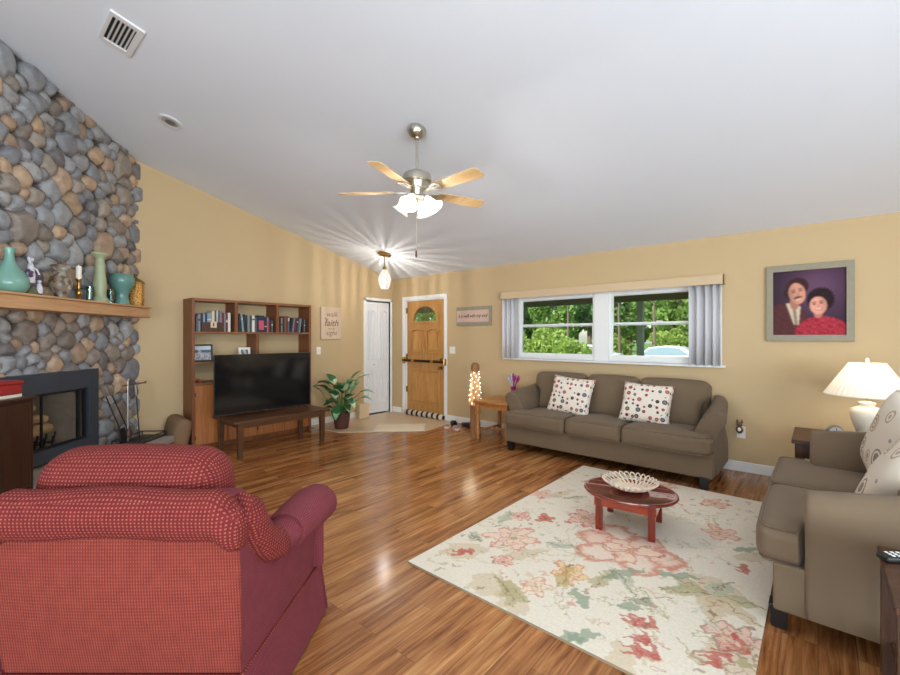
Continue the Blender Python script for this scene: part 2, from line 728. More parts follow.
def _red_weave(name, kind):
    m = N(name)
    tc = m.t.nodes.new('ShaderNodeTexCoord')
    s = m.n('ShaderNodeSeparateXYZ')
    m.l(tc.outputs['UV'], s.inputs[0])
    if kind == 'dots':      # loop yarn dots between ribs, on every side
        px, py = .0125, .011
        fx = m.math('PINGPONG', m.math('DIVIDE', s.outputs['X'], px), .5)
        row = m.math('FLOOR', m.math('DIVIDE', s.outputs['Y'], py))
        sh = m.math('MULTIPLY', m.math('MODULO', row, 2.0), .0)
        fy = m.math('PINGPONG', m.math('DIVIDE', s.outputs['Y'], py), .5)
        d = m.math('MULTIPLY', m.math('SUBTRACT', .5, fx), m.math('SUBTRACT', .5, fy))
        a = m.math('GREATER_THAN', fx, .30)
        b = m.math('GREATER_THAN', fy, .28)
        dot = m.math('MULTIPLY', a, b)
        nz = m.noise(tc.outputs['UV'], 30, 2)
        n2 = m.noise(tc.outputs['UV'], 160, 2)
        base = m.mix(nz, L(88, 24, 28), L(118, 40, 40))
        lite = m.mix(n2, L(128, 62, 50), L(186, 130, 102))
        m.base(m.mix(m.math('MULTIPLY', dot, .62), base, lite))
        m.bump(m.math('ADD', m.math('MULTIPLY', fx, fy), m.math('MULTIPLY', n2, .1)), .5, .004)
    elif kind == 'ribs':    # flat back: fine vertical ribs with small light stitches
        px, py = .0088, .0115
        fx = m.math('PINGPONG', m.math('DIVIDE', s.outputs['X'], px), .5)
        fy = m.math('PINGPONG', m.math('DIVIDE', s.outputs['Y'], py), .5)
        nz = m.noise(tc.outputs['UV'], 22, 3)
        n2 = m.noise(tc.outputs['UV'], 240, 2)
        base = m.mix(nz, L(108, 40, 36), L(136, 60, 48))
        rib = m.mix(m.math('MULTIPLY', m.math('LESS_THAN', fx, .16), .5), base, L(84, 30, 34))
        dot = m.math('MULTIPLY', m.math('GREATER_THAN', fx, .30), m.math('GREATER_THAN', fy, .28))
        m.base(m.mix(m.math('MULTIPLY', m.math('MULTIPLY', dot, n2), .42), rib, L(186, 124, 94)))
        m.bump(fx, .3, .003)
    else:                   # plum sides
        nz = m.noise(tc.outputs['UV'], 16, 3)
        n2 = m.noise(tc.outputs['UV'], 260, 2)
        fx = m.math('PINGPONG', m.math('DIVIDE', s.outputs['X'], .0075), .5)
        fy = m.math('PINGPONG', m.math('DIVIDE', s.outputs['Y'], .0075), .5)
        dot = m.math('MULTIPLY', m.math('GREATER_THAN', fx, .25), m.math('GREATER_THAN', fy, .25))
        base = m.mix(m.math('ADD', m.math('MULTIPLY', nz, .4), m.math('MULTIPLY', n2, .6)), L(80, 26, 38), L(122, 52, 60))
        m.base(m.mix(m.math('MULTIPLY', dot, .4), base, L(158, 96, 94)))
        m.bump(m.math('ADD', m.math('MULTIPLY', fx, fy), n2), .35, .003)
    m.set(Roughness=.95)
    m.b.inputs['Specular IOR Level'].default_value = .2


_red_weave('red_dots', 'dots')
_red_weave('red_ribs', 'ribs')
_red_weave('plum_weave', 'plum')


def _dot_pillow():
    m = N('dotted_fabric')
    co = m.coord('UV', (1, 1, 1))
    v = m.n('ShaderNodeTexVoronoi', feature='F1', Scale=17.0, Randomness=.42)
    m.l(co, v.inputs['Vector'])
    sp = m.n('ShaderNodeSeparateColor')
    m.l(v.outputs['Color'], sp.inputs[0])
    rad = m.math('ADD', m.math('MULTIPLY', sp.outputs[1], .20), .24)
    ins = m.math('LESS_THAN', v.outputs['Distance'], rad)
    ring = m.math('LESS_THAN', v.outputs['Distance'], m.math('MULTIPLY', rad, .55))
    pal = m.n('ShaderNodeValToRGB')
    cr = pal.color_ramp
    cr.interpolation = 'CONSTANT'
    stops = [(0, L(56, 46, 44)), (.2, L(150, 48, 44)), (.4, L(66, 74, 92)), (.6, L(168, 84, 70)), (.78, L(96, 66, 48)), (.9, L(120, 30, 36))]
    while len(cr.elements) < len(stops):
        cr.elements.new(.5)
    for e, (p, c) in zip(cr.elements, stops):
        e.position, e.color = p, c
    m.l(sp.outputs[0], pal.inputs[0])
    inner = m.mix(ring, pal.outputs[0], m.mix(.35, pal.outputs[0], L(200, 180, 160)))
    small = m.n('ShaderNodeTexVoronoi', feature='F1', Scale=31, Randomness=.5)
    m.l(co, small.inputs['Vector'])
    s2 = m.math('MULTIPLY', m.math('LESS_THAN', small.outputs['Distance'], .16), .8)
    bg = m.mix(s2, L(226, 216, 202), L(130, 100, 84))
    m.base(m.mix(ins, bg, inner))
    m.set(Roughness=.9)
    m.bump(m.noise(co, 260, 2), .25, .002)


_dot_pillow()


def _circle_pillow():
    m = N('circle_fabric')
    co = m.coord('UV')
    v = m.n('ShaderNodeTexVoronoi', feature='F1', Scale=8.0, Randomness=.55)
    m.l(co, v.inputs['Vector'])
    sp = m.n('ShaderNodeSeparateColor')
    m.l(v.outputs['Color'], sp.inputs[0])
    rad = m.math('ADD', m.math('MULTIPLY', sp.outputs[1], .2), .34)
    q = m.math('DIVIDE', v.outputs['Distance'], rad)
    ins = m.math('LESS_THAN', q, 1.0)
    rings = m.math('GREATER_THAN', m.math('PINGPONG', m.math('MULTIPLY', q, 2.6), .5), .2)
    pal = m.ramp(sp.outputs[0], [(0, L(116, 92, 88)), (.35, L(178, 150, 120)), (.65, L(132, 134, 156)), (1, L(160, 118, 88))])
    m.base(m.mix(m.math('MULTIPLY', m.math('MULTIPLY', ins, rings), .85), L(222, 212, 196), pal))
    m.set(Roughness=.9)
    m.bump(m.noise(co, 240, 2), .25, .002)


_circle_pillow()


def _vcol(name, rough=.8, noise=.0, bump=0.0, bscale=60):
    m = N(name)
    at = m.n('ShaderNodeVertexColor', layer_name='col')
    c = at.outputs[0]
    if noise:
        co = m.coord('Object')
        f = m.noise(co, bscale * .35, 5, .65)
        c = m.mix(noise, c, m.mix(1.0, c, m.ramp(f, [(.25, (.35, .35, .36, 1)), (.75, (1.25, 1.22, 1.18, 1))]), 'MULTIPLY'))
        if bump:
            m.bump(m.noise(co, bscale, 4), bump, .006)
    m.base(c)
    m.set(Roughness=rough)


_vcol('stone', .6, .55, .3, 44)
_vcol('rug_pile', .95, .25, .3, 200)
_vcol('photo_print', .6)
MATS['photo_print'].node_tree.nodes['Principled BSDF'].inputs['Specular IOR Level'].default_value = .15


def _glass(name, tint=(1, 1, 1, 1), refl=.12, rough=.02):
    m = N(name)
    t = m.n('ShaderNodeBsdfTransparent')
    t.inputs[0].default_value = tint
    g = m.n('ShaderNodeBsdfGlossy', Roughness=rough)
    mx = m.n('ShaderNodeMixShader', Fac=refl)
    m.l(t.outputs[0], mx.inputs[1])
    m.l(g.outputs[0], mx.inputs[2])
    m.l(mx.outputs[0], m.out.inputs[0])


_glass('window_glass', (.97, 1, .98, 1), .03)
_glass('clear_glass', (.98, .98, .97, 1), .14)
_glass('hearth_glass', (.9, .9, .9, 1), .05)
_glass('leaded_glass', (.86, .95, .88, 1), .10, .1)
_glass('smoke_glass', (.55, .72, .68, 1), .16)


def _frosted(name, c, e, tr=.75):
    m = N(name)
    t = m.n('ShaderNodeBsdfTranslucent')
    t.inputs[0].default_value = c
    d = m.n('ShaderNodeBsdfDiffuse')
    d.inputs[0].default_value = c
    mx = m.n('ShaderNodeMixShader', Fac=tr)
    m.l(d.outputs[0], mx.inputs[1])
    m.l(t.outputs[0], mx.inputs[2])
    em = m.n('ShaderNodeEmission', Strength=e)
    em.inputs[0].default_value = c
    ad = m.n('ShaderNodeAddShader')
    m.l(mx.outputs[0], ad.inputs[0])
    m.l(em.outputs[0], ad.inputs[1])
    m.l(ad.outputs[0], m.out.inputs[0])


_frosted('frosted_shade', (.78, .77, .74, 1), .25, .12)
_frosted('lamp_shade_cloth', (.93, .88, .78, 1), .0, .32)
_glass('pendant_rib', (.40, .39, .37, 1), .16, .12)
_pm = MATS['pendant_rib'].node_tree
_pe = _pm.nodes.new('ShaderNodeEmission')
_pe.inputs[0].default_value = (1, .96, .88, 1)
_pe.inputs[1].default_value = .6
_pa = _pm.nodes.new('ShaderNodeAddShader')
_po = _pm.nodes['Material Output'].inputs[0]
_src = _po.links[0].from_socket
_pm.links.new(_src, _pa.inputs[0])
_pm.links.new(_pe.outputs[0], _pa.inputs[1])
_pm.links.new(_pa.outputs[0], _po)

mtv = N('tv_screen')
mtv.base((.006, .006, .007, 1))
mtv.set(Roughness=.09)
mtv.b.inputs['Specular IOR Level'].default_value = .55

mf = N('gold_filigree')
_v = mf.n('ShaderNodeTexVoronoi', feature='DISTANCE_TO_EDGE', Scale=60.0)
mf.l(mf.coord('Object'), _v.inputs['Vector'])
mf.base(mf.ramp(_v.outputs['Distance'], [(.05, L(214, 164, 84)), (.2, L(130, 82, 34))]))
mf.set(Roughness=.4, Metallic=.5)

mu = N('urn_paint')
_v = mu.n('ShaderNodeTexVoronoi', feature='F1', Scale=26.0)
mu.l(mu.coord('Object'), _v.inputs['Vector'])
_s = mu.n('ShaderNodeSeparateColor')
mu.l(_v.outputs['Color'], _s.inputs[0])
mu.base(mu.ramp(_s.outputs[0], [(0, L(70, 58, 48)), (.3, L(128, 100, 76)), (.55, L(150, 146, 132)), (.75, L(96, 66, 54)), (1, L(190, 186, 170))]))
mu.set(Roughness=.3)

mst = N('draft_stripes')
_w = mst.n('ShaderNodeTexWave', wave_type='BANDS', bands_direction='X', Scale=2.6)
mst.l(mst.coord('Object'), _w.inputs['Vector'])
mst.base(mst.ramp(_w.outputs['Fac'], [(.36, L(46, 40, 38)), (.42, L(206, 190, 168))]))
mst.set(Roughness=.9)

mlf = N('variegated_leaf')
_u = mlf.t.nodes.new('ShaderNodeTexCoord')
_sx = mlf.n('ShaderNodeSeparateXYZ')
mlf.l(_u.outputs['UV'], _sx.inputs[0])
_d = mlf.math('ABSOLUTE', mlf.math('SUBTRACT', _sx.outputs['Y'], .5))
_nz = mlf.noise(mlf.coord('Object'), 34, 4, .7)
_k = mlf.math('SUBTRACT', mlf.math('ADD', .36, mlf.math('MULTIPLY', _nz, .42)), mlf.math('MULTIPLY', _d, 1.05))
mlf.base(mlf.ramp(_k, [(.08, L(44, 98, 56)), (.27, L(84, 142, 92)), (.42, L(186, 214, 172))]))
mlf.set(Roughness=.38)

# ------------------------------------------------------------------ room shell
XL, YW, XR, YB = -5.95, 5.24, 3.5, -3.2
EAVE, SL, RIDGE = 2.44, .25, -.8


def ceil_z(y):
    return EAVE + SL * (YW - y) if y >= RIDGE else EAVE + SL * (YW - RIDGE) - SL * (RIDGE - y)


struct(MB().b2((XL - .2, YB - .2, -.2), (XR + .2, YW + .2, 0)).build('floor', 'laminate', smooth=0))

gable = [(YB - .15, 0), (YW, 0), (YW, EAVE), (RIDGE, ceil_z(RIDGE)), (YB - .15, ceil_z(YB))]
CL0, CL1, CLH = 4.62, 5.17, 2.02      # closet opening
struct(MB().shape([gable, rect(CL0, .0, CL1, CLH)], .15, MYZ(XL - .075)).build('wall_left', 'wall_paint', smooth=0))
struct(MB().shape([gable], .15, MYZ(XR + .075)).build('wall_right', 'wall_paint', smooth=0))
DX0, DX1, DH = -5.60, -4.665, 2.03    # front door opening
WX0, WX1, WZ0, WZ1 = -3.46, -.76, 1.075, 1.95
struct(MB().shape([rect(XL - .15, -.0, XR + .15, EAVE + .02), rect(DX0, 0.0, DX1, DH), rect(WX0, WZ0, WX1, WZ1)], .15, MXZ(YW + .075)).build('wall_front', 'wall_paint', smooth=0))
struct(MB().b2((XL - .15, YB - .15, 0), (XR + .15, YB, ceil_z(YB))).build('wall_back', 'wall_paint', smooth=0))

prof = [(YW + .2, ceil_z(YW + .2)), (RIDGE, ceil_z(RIDGE)), (YB - .2, ceil_z(YB - .2)),
        (YB - .2, ceil_z(YB - .2) + .15), (RIDGE, ceil_z(RIDGE) + .15), (YW + .2, ceil_z(YW + .2) + .15)]
_c = MB().shape([prof], XR - XL + .5, MYZ((XL + XR) / 2)).build('ceiling', 'ceiling_paint', smooth=0)
struct(_c)


def baseboard(name, segs):
    m = MB()
    for lo, hi in segs:
        m.b2(lo, hi)
    struct(m.build(name, 'white_trim', bevel=.004))


baseboard('baseboard_front', [((XL, YW - .016, 0), (-5.71, YW, .10)), ((-4.60, YW - .016, 0), (XR, YW, .10))])
baseboard('baseboard_left', [((XL, 1.9, 0), (XL + .016, CL0 - .055, .10))])

# entry tile
struct(MB().shape([[(XL, 3.47), (-5.2, 3.55), (-4.33, 4.43), (-4.42, YW), (XL, YW)]], .012, Matrix.Translation((0, 0, .002))).build('trim_2', 'tile', smooth=0))

# ---- windows: two double-hung units with a mullion, in one opening
def frame_rect(m, x0, x1, z0, z1, w, y0, y1, wb=None):
    wb = wb or w
    m.b2((x0, y0, z0), (x0 + w, y1, z1)).b2((x1 - w, y0, z0), (x1, y1, z1))
    m.b2((x0 + w, y0, z1 - w), (x1 - w, y1, z1)).b2((x0 + w, y0, z0), (x1 - w, y1, z0 + wb))


m = MB()
m.b2((WX0, YW + .002, WZ0), (WX0 + .03, YW + .12, WZ1)).b2((WX1 - .03, YW + .002, WZ0), (WX1, YW + .12, WZ1))
m.b2((WX0, YW + .002, WZ1 - .03), (WX1, YW + .12, WZ1)).b2((-2.14, YW + .01, WZ0), (-1.96, YW + .12, WZ1))
struct(m.build('trim_1', 'white_trim', bevel=.003))
struct(MB().b2((WX0 - .03, YW - .045, WZ0 - .022), (WX1 + .03, YW + .12, WZ0)).build('windowsill', 'white_trim', bevel=.004))
for k, (x0, x1) in enumerate(((-3.43, -2.14), (-1.96, -.79))):
    m = MB()
    x0i, x1i = (x0 + .17, x1) if k == 0 else (x0, x1 - .21)
    if k == 0:
        m.b2((x0, YW + .04, WZ0), (x0i, YW + .09, WZ1))
    else:
        m.b2((x1i, YW + .04, WZ0), (x1, YW + .09, WZ1))
    frame_rect(m, x0i, x1i, WZ0, WZ1 - .03, .03, YW + .035, YW + .10, .06)
    zm = 1.535
    frame_rect(m, x0i + .02, x1i - .02, WZ0 + .05, zm + .02, .022, YW + .045, YW + .07, .03)
    frame_rect(m, x0i + .02, x1i - .02, zm - .018, WZ1 - .05, .018, YW + .07, YW + .095, .036)
    w = struct(m.build('window_%d' % (k + 1), 'white_trim', bevel=.002))
    g = MB().b2((x0i + .03, YW + .055, WZ0 + .06), (x1i - .03, YW + .059, zm)).b2((x0i + .03, YW + .08, zm), (x1i - .03, YW + .084, WZ1 - .05))
    g.build('pane', 'window_glass', w, smooth=0)
    MB().box(((x0i + x1i) / 2 + .1, YW + .04, zm + .025), (.06, .02, .012)).build('sash_lock', 'white_plastic', w)

# ---- front door
m = MB()
m.b2((DX0 - .075, YW - .018, 0), (DX0, YW + .0, DH + .065)).b2((DX1, YW - .018, 0), (DX1 + .06, YW + .0, DH + .065)).b2((DX0 - .075, YW - .019, DH), (DX1 + .06, YW, DH + .065))
m.b2((DX0, YW, 0), (DX0 + .02, YW + .14, DH)).b2((DX1 - .02, YW, 0), (DX1, YW + .14, DH)).b2((DX0, YW, DH - .02), (DX1, YW + .14, DH))
struct(m.build('trim_3', 'white_trim', bevel=.004))
door = MB()
d0, d1 = DX0 + .022, DX1 - .022
dc = (d0 + d1) / 2
fan = [(dc + .285 * math.cos(a), 1.655 + .255 * math.sin(a)) for a in [PI * i / 24 for i in range(25)]]
door.shape([rect(d0, .012, d1, DH - .022), fan], .04, MXZ(YW + .035))
dr = struct(door.build('door_1', 'oak_door', smooth=0))


def panel_outline(x0, x1, z0, z1, sag):
    """rectangle whose top edge is a shallow ogee arch"""
    top = [(x1 + (x0 - x1) * t, z1 + sag * math.sin(PI * t) ** 1.5) for t in [i / 14 for i in range(15)]]
    return [(x0, z0), (x1, z0)] + top


def raised_panels(parent, rects, y, mat, MX, sgn=-1, sag=.04):
    for (x0, x1, z0, z1, sg) in rects:
        m = MB()
        o = panel_outline(x0, x1, z0, z1, sg)
        i1 = panel_outline(x0 + .022, x1 - .022, z0 + .022, z1 - .022, sg)
        i2 = panel_outline(x0 + .05, x1 - .05, z0 + .05, z1 - .05, sg)
        m.shape([o, i1], .022, MX(y + sgn * .008))
        m.shape([i2], .018, MX(y + sgn * .006))
        m.build('panel', mat, parent, smooth=0, bevel=.003)


pw = .30
raised_panels(dr, [(dc - .345, dc - .035, 1.10, 1.50, .03), (dc + .035, dc + .345, 1.10, 1.50, .03),
                   (dc - .345, dc + .345, .22, .82, .0)], YW + .015, 'oak_door', MXZ)
raised_panels(dr, [(dc - .31, dc - .03, .27, .76, .03), (dc + .03, dc + .31, .27, .76, .03)], YW + .013, 'oak_door', MXZ)
fr_out = [(dc + .31 * math.cos(a), 1.652 + .28 * math.sin(a)) for a in [PI * i / 24 for i in range(25)]]
fr_out = [(dc + .31, 1.622)] + fr_out + [(dc - .31, 1.622)]
MB().shape([fr_out, fan], .016, MXZ(YW + .01)).build('fanlight_frame', 'oak_door', dr, smooth=0, bevel=.004)
gl = MB().shape([fan], .006, MXZ(YW + .035)).build('fanlight_pane', 'leaded_glass', dr, smooth=0)
m = MB()
for a in (30, 60, 90, 120, 150):
    ar = math.radians(a)
    m.tube([(dc + .07 * math.cos(ar), YW + .026, 1.66 + .06 * math.sin(ar)), (dc + .27 * math.cos(ar), YW + .026, 1.66 + .24 * math.sin(ar))], .005, 6)
m.tube([(dc + .08 * math.cos(a), YW + .026, 1.66 + .07 * math.sin(a)) for a in [PI * i / 10 for i in range(11)]], .005, 6)
m.tube([(dc + .19 * math.cos(a), YW + .026, 1.66 + .17 * math.sin(a)) for a in [PI * i / 16 for i in range(17)]], .004, 6)
m.build('came', 'dull_brass', dr)
for z in (.45, 1.03, 1.85):
    MB().box((DX0 + .02, YW + .004, z), (.03, .02, .10)).cyl((DX0 + .022, YW - .004, z - .05), (DX0 + .022, YW - .004, z + .05), .007).build('hinge', 'dull_brass', dr)
m = MB()
m.cyl((d1 - .06, YW + .014, .86), (d1 - .06, YW - .02, .86), .028).ball((d1 - .06, YW - .04, .86), .028)
m.cyl((d1 - .06, YW + .014, 1.0), (d1 - .06, YW + .0, 1.0), .026)
m.build('door_knob', 'dull_brass', dr)

t = thing('door_security_bar', 'dark security bar with brass end brackets across the oak front door', 'security bar', (dc, YW - .05, .965))
MB().cyl((-.50, 0, 0), (.50, 0, 0), .022, seg=14).build('bar', 'dark_bronze', t)
for sx in (-1, 1):
    MB().box((sx * .49, .014, 0), (.06, .045, .11)).cyl((sx * .49, 0, -.055), (sx * .49, 0, .055), .02).build('bracket', 'brass', t, bevel=.004)
    MB().cyl((sx * .2, -.001, 0), (sx * .26, -.001, 0), .026, seg=12).build('collar', 'brass', t)

m = MB()
m.tube([(x, 0, .055 + .004 * math.sin(x * 9)) for x in [-.46 + .92 * i / 20 for i in range(21)]], [.035] + [.05] * 19 + [.035], 14)
o = m.build('draft_stopper', 'draft_stripes')
o.location = (dc + .03, YW - .055, .0)
tag(o, 'black and cream striped fabric draft stopper at the foot of the front door', 'draft stopper')

# ---- closet bifold door (left wall)
m = MB()
m.b2((XL - .14, CL0 - .05, 0), (XL + .016, CL0, CLH + .05)).b2((XL - .14, CL1, 0), (XL + .016, CL1 + .04, CLH + .05)).b2((XL - .14, CL0 - .05, CLH), (XL + .016, CL1 + .04, CLH + .05))
struct(m.build('trim_4', 'white_trim', bevel=.004))
cd = MB()
cm = (CL0 + CL1) / 2
for a, b in ((CL0 + .012, cm - .002), (cm + .002, CL1 - .012)):
    cd.b2((XL - .05, a, .03), (XL - .02, b, CLH - .02))
cdo = struct(cd.build('door_2', 'white_door', smooth=0, bevel=.002))
rr = []
for a, b in ((CL0 + .012, cm - .002), (cm + .002, CL1 - .012)):
    rr += [(a + .05, b - .05, .98, 1.84, .035), (a + .05, b - .05, .20, .80, .0)]
raised_panels(cdo, rr, XL - .02, 'white_door', MYZ, 1)
MB().cyl((XL - .02, cm - .1, .89), (XL + .01, cm - .1, .89), .008).ball((XL + .02, cm - .1, .89), .018).build('knob', 'white_plastic', cdo)

# ------------------------------------------------------------------ stone corner fireplace
FP = thing('stone_fireplace', 'floor to ceiling river rock corner fireplace with pine mantel and black firebox', 'fireplace', (XL, 1.36, 0), -PI / 4)
UW = 2.45


def face_ceil(u, off):
    y = 1.36 - .70711 * u + .70711 * off
    return ceil_z(y)


def stone_face():
    rng = np.random.default_rng(7)
    # stone centres: dart throwing with varied radii
    pts = []
    for tries in range(14000):
        u, z = rng.uniform(-.02, UW + .1), rng.uniform(.2, 3.95)
        r = rng.choice([.052, .066, .08, .1, .125], p=[.22, .26, .24, .18, .10])
        if 1.07 < z < 1.7:
            r = min(r, .085)
        ok = True
        for (a, b, q) in pts:
            if (a - u) ** 2 + (b - z) ** 2 < (.83 * (q + r)) ** 2:
                ok = False
                break
        if ok:
            pts.append((u, z, r))
    P = np.array(pts)
    n = len(P)
    ang = rng.uniform(0, PI, n)
    ell = rng.uniform(1.0, 1.5, n)
    pal = np.array([L(150, 151, 154)[:3], L(162, 161, 160)[:3], L(134, 134, 138)[:3], L(158, 146, 134)[:3], L(138, 126, 116)[:3],
                    L(192, 162, 132)[:3], L(180, 154, 130)[:3], L(168, 144, 122)[:3], L(120, 115, 114)[:3], L(198, 170, 142)[:3]])
    cid = rng.choice(len(pal), n, p=[.17, .14, .14, .13, .13, .08, .07, .06, .05, .03])
    ccol = pal[cid] * rng.uniform(.82, 1.15, (n, 1))
    hgt = rng.uniform(.75, 1.15, n)
    du = .0082
    nu = int((UW + .04) / du)
    nz = int(3.75 / du)
    us = np.linspace(-.02, UW, nu + 1)
    zs = np.linspace(.2, 3.92, nz + 1)
    U, Z = np.meshgrid(us, zs)
    # warp for organic outlines
    wu = .006 * np.sin(Z * 31 + U * 17) + .003 * np.sin(Z * 57 - U * 43)
    wz = .006 * np.sin(U * 29 - Z * 13) + .003 * np.sin(U * 61 + Z * 37)
    Uf, Zf = (U + wu).ravel(), (Z + wz).ravel()
    d1 = np.full(Uf.shape, 9.)
    d2 = np.full(Uf.shape, 9.)
    idx = np.zeros(Uf.shape, int)
    for i in range(n):
        du_, dz_ = Uf - P[i, 0], Zf - P[i, 1]
        R = P[i, 2]
        msk = np.abs(du_) + np.abs(dz_) < .75
        a, b = du_[msk], dz_[msk]
        ca, sa = math.cos(ang[i]), math.sin(ang[i])
        x = (a * ca + b * sa) / ell[i]
        y = (-a * sa + b * ca) * 1.0
        d = np.sqrt(x * x + y * y) / R
        o1, o2, oi = d1[msk], d2[msk], idx[msk]
        near = d < o1
        o2 = np.where(near, o1, np.minimum(o2, d))
        oi = np.where(near, i, oi)
        o1 = np.where(near, d, o1)
        d1[msk], d2[msk], idx[msk] = o1, o2, oi
    edge = np.clip((d2 - d1) / .75, 0, 1)                  # 0 at the joint, 1 in the stone
    lim = np.clip((1.20 - d1) / .62, 0, 1)
    e = np.minimum(edge, lim)
    prof_ = np.sqrt(np.clip(1 - (1 - e) ** 2, 0, 1))
    H = (-.075 + .088 * prof_ * hgt[idx] * (.62 + .38 * np.clip(P[idx, 2] / .09, .5, 1.25))).reshape(U.shape)
    for _ in range(5):
        Hp = np.pad(H, 1, mode='edge')
        H = (Hp[:-2, 1:-1] + Hp[2:, 1:-1] + Hp[1:-1, :-2] + Hp[1:-1, 2:] + 2 * H) / 6
    col = ccol[idx]
    mort = np.array(L(84, 78, 74)[:3])
    k = np.clip((e - .04) / .10, 0, 1)[:, None]
    col = col * k + mort * (1 - k)
    col = col.reshape(U.shape + (3,))
    # rounded right-hand edge where the stone meets the side wall
    # scallop the rim so single stones bulge past it
    verts, fs, cols = [], [], []
    for j in range(nz + 1):
        for i in range(nu + 1):
            u, z, y = U[j, i], Z[j, i], H[j, i]
            zc = face_ceil(u, y) + .02
            verts.append((u, y, min(z, zc)))
            cols.append((*col[j, i], 1))
    w = nu + 1
    for j in range(nz):
        for i in range(nu):
            u, z = us[i] + du / 2, zs[j] + du / 2
            if .675 < u < 1.86 and z < 1.055:
                continue
            if zs[j] > face_ceil(us[i], 0) + .03:
                continue
            fs.append((j * w + i, j * w + i + 1, (j + 1) * w + i + 1, (j + 1) * w + i))
    m = MB()
    m._add(verts, fs, cols=cols)
    o = m.build('stone_facing', 'stone', FP, smooth=70)
    return o


stone_face()
# masonry behind the facing, with the firebox recess left open
m = MB()
top = 4.05
m.shape([[(0.09, -.08), (.72, -.08), (.72, -.62), (1.82, -.62), (1.82, -.08), (UW, -.08), (UW, -1.0), (1.2, -1.15)]], 3.2 - .0, Matrix.Translation((0, 0, 1.6)))
m.build('masonry_core', 'mortar', FP, smooth=0)
# hearth slab
m = MB()
m.shape([[(.10, -.06), (.10, .44), (UW, .56), (UW, -.06)]], .07, Matrix.Translation((0, 0, .215)))
m.shape([[(.14, -.06), (.14, .40), (UW, .52), (UW, -.06)]], .18, Matrix.Translation((0, 0, .09)))
m.build('hearth', 'hearth_stone', FP, smooth=0, bevel=.012)
# mantel
m = MB()
m.b2((.235, -.06, 1.600), (UW, .235, 1.690)).b2((.215, -.06, 1.690), (UW, .26, 1.708)).b2((.225, -.06, 1.588), (UW, .25, 1.602))
mant = m.build('mantel_shelf', 'pine_mantel', FP, bevel=.004)
# firebox
fb = MB()
fb.shape([rect(.668, .285, 1.865, 1.062), rect(.79, .395, 1.745, .885)], .05, MXZ(.0)).build('firebox_surround', 'surround_metal', FP, smooth=0, bevel=.004)
m = MB()
m.b2((.72, -.60, .27), (1.82, -.58, 1.06)).b2((.72, -.58, .27), (.735, -.02, 1.06)).b2((1.805, -.58, .27), (1.82, -.02, 1.06)).b2((.735, -.58, .27), (1.805, -.02, .36)).b2((.735, -.58, 1.0), (1.805, -.02, 1.06))
fbx = m.build('firebox_lining', 'firebrick', FP, smooth=0)
m = MB()
frame_rect(m, .79, 1.745, .395, .885, .02, -.03, -.005)
m.b2((.86, -.03, .40), (.885, -.005, .88)).b2((1.64, -.03, .40), (1.665, -.005, .88)).b2((1.262, -.028, .40), (1.272, -.008, .88))
m.build('glass_door_frame', 'black_metal', FP, smooth=0)
MB().b2((.885, -.022, .415), (1.64, -.018, .865)).build('glass_door', 'hearth_glass', FP, smooth=0)
m = MB()
rng = random.Random(5)
for k in range(7):
    x = 1.0 + .09 * k
    m.tube([(x, -.14, .46), (x, -.15, .37)], .008, 6)
    m.tube([(x, -.12, .50), (x, -.14, .40), (x, -.34, .40)], .008, 6)
m.tube([(.95, -.2, .40), (1.6, -.2, .40)], .008, 6)
m.tube([(.95, -.32, .40), (1.6, -.32, .40)], .008, 6)
m.build('log_grate', 'black_metal', FP)
for (x0, y0, z0, x1, y1, z1, r) in ((.98, -.26, .46, 1.52, -.2, .47, .05), (1.02, -.36, .47, 1.6, -.34, .5, .055), (1.05, -.22, .55, 1.3, -.36, .62, .042), (1.5, -.2, .55, 1.25, -.35, .64, .045), (1.1, -.3, .66, 1.5, -.28, .68, .042)):
    p0, p1 = Vector((x0, y0 + .06, z0 + .07)), Vector((x1, y1 + .06, z1 + .07))
    m = MB()
    m.tube([p0.lerp(p1, i / 6) + Vector((0, 0, .008 * math.sin(i * 2))) for i in range(7)], [r * .9, r, r * .95, r * 1.05, r, r * .97, r * .88], 10)
    m.build('fire_log', 'log_bark', FP)

E_ = Vector((.70711, -.70711, 0))
N_ = Vector((.70711, .70711, 0))


def fpt(u, off, z):
    p = Vector((XL, 1.36, 0)) + E_ * u + N_ * off
    return (p.x, p.y, z)


MT = 1.708
# things on the mantel
def lathe_thing(name, label, cat, u, prof, mat, off=.13, seg=28, z=MT, group=None, wob=None):
    o = MB().lathe(prof, seg=seg, wob=wob).build(name, mat, smooth=50)
    o.location = fpt(u, off, z)
    o.rotation_euler = (0, 0, -PI / 4)
    return tag(o, label, cat, group)


lathe_thing('bottle_vase', 'large teal glazed vase with bulging body and slim neck on the mantel left end', 'vase', 1.715,
            [(.07, 0), (.095, .015), (.113, .06), (.11, .11), (.085, .16), (.05, .205), (.03, .25), (.026, .30), (.032, .335), (.034, .345), (.026, .345), (.02, .30)], 'teal_glaze')
t = thing('figurine', 'dark porcelain figurine group with pale raised figure and purple blooms on the mantel', 'figurine', fpt(1.527, .13, MT), -PI / 4)
MB().lathe([(.055, 0), (.058, .02), (.045, .05), (.03, .10), (.02, .14)], seg=14, sx=1, sy=.7).build('base', 'figurine_green', t)
m = MB()
m.lathe([(.026, .10), (.03, .14), (.024, .2), (.018, .24), (.012, .262)], (.012, 0, 0), seg=12).ball((.012, 0, .285), .021)
m.tube([(.012, 0, .235), (.04, .02, .25), (.055, .02, .30)], .007, 6).tube([(.012, 0, .235), (-.02, .02, .21), (-.03, .03, .17)], .007, 6)
m.build('lady', 'figurine_white', t)
m = MB()
rng = random.Random(11)
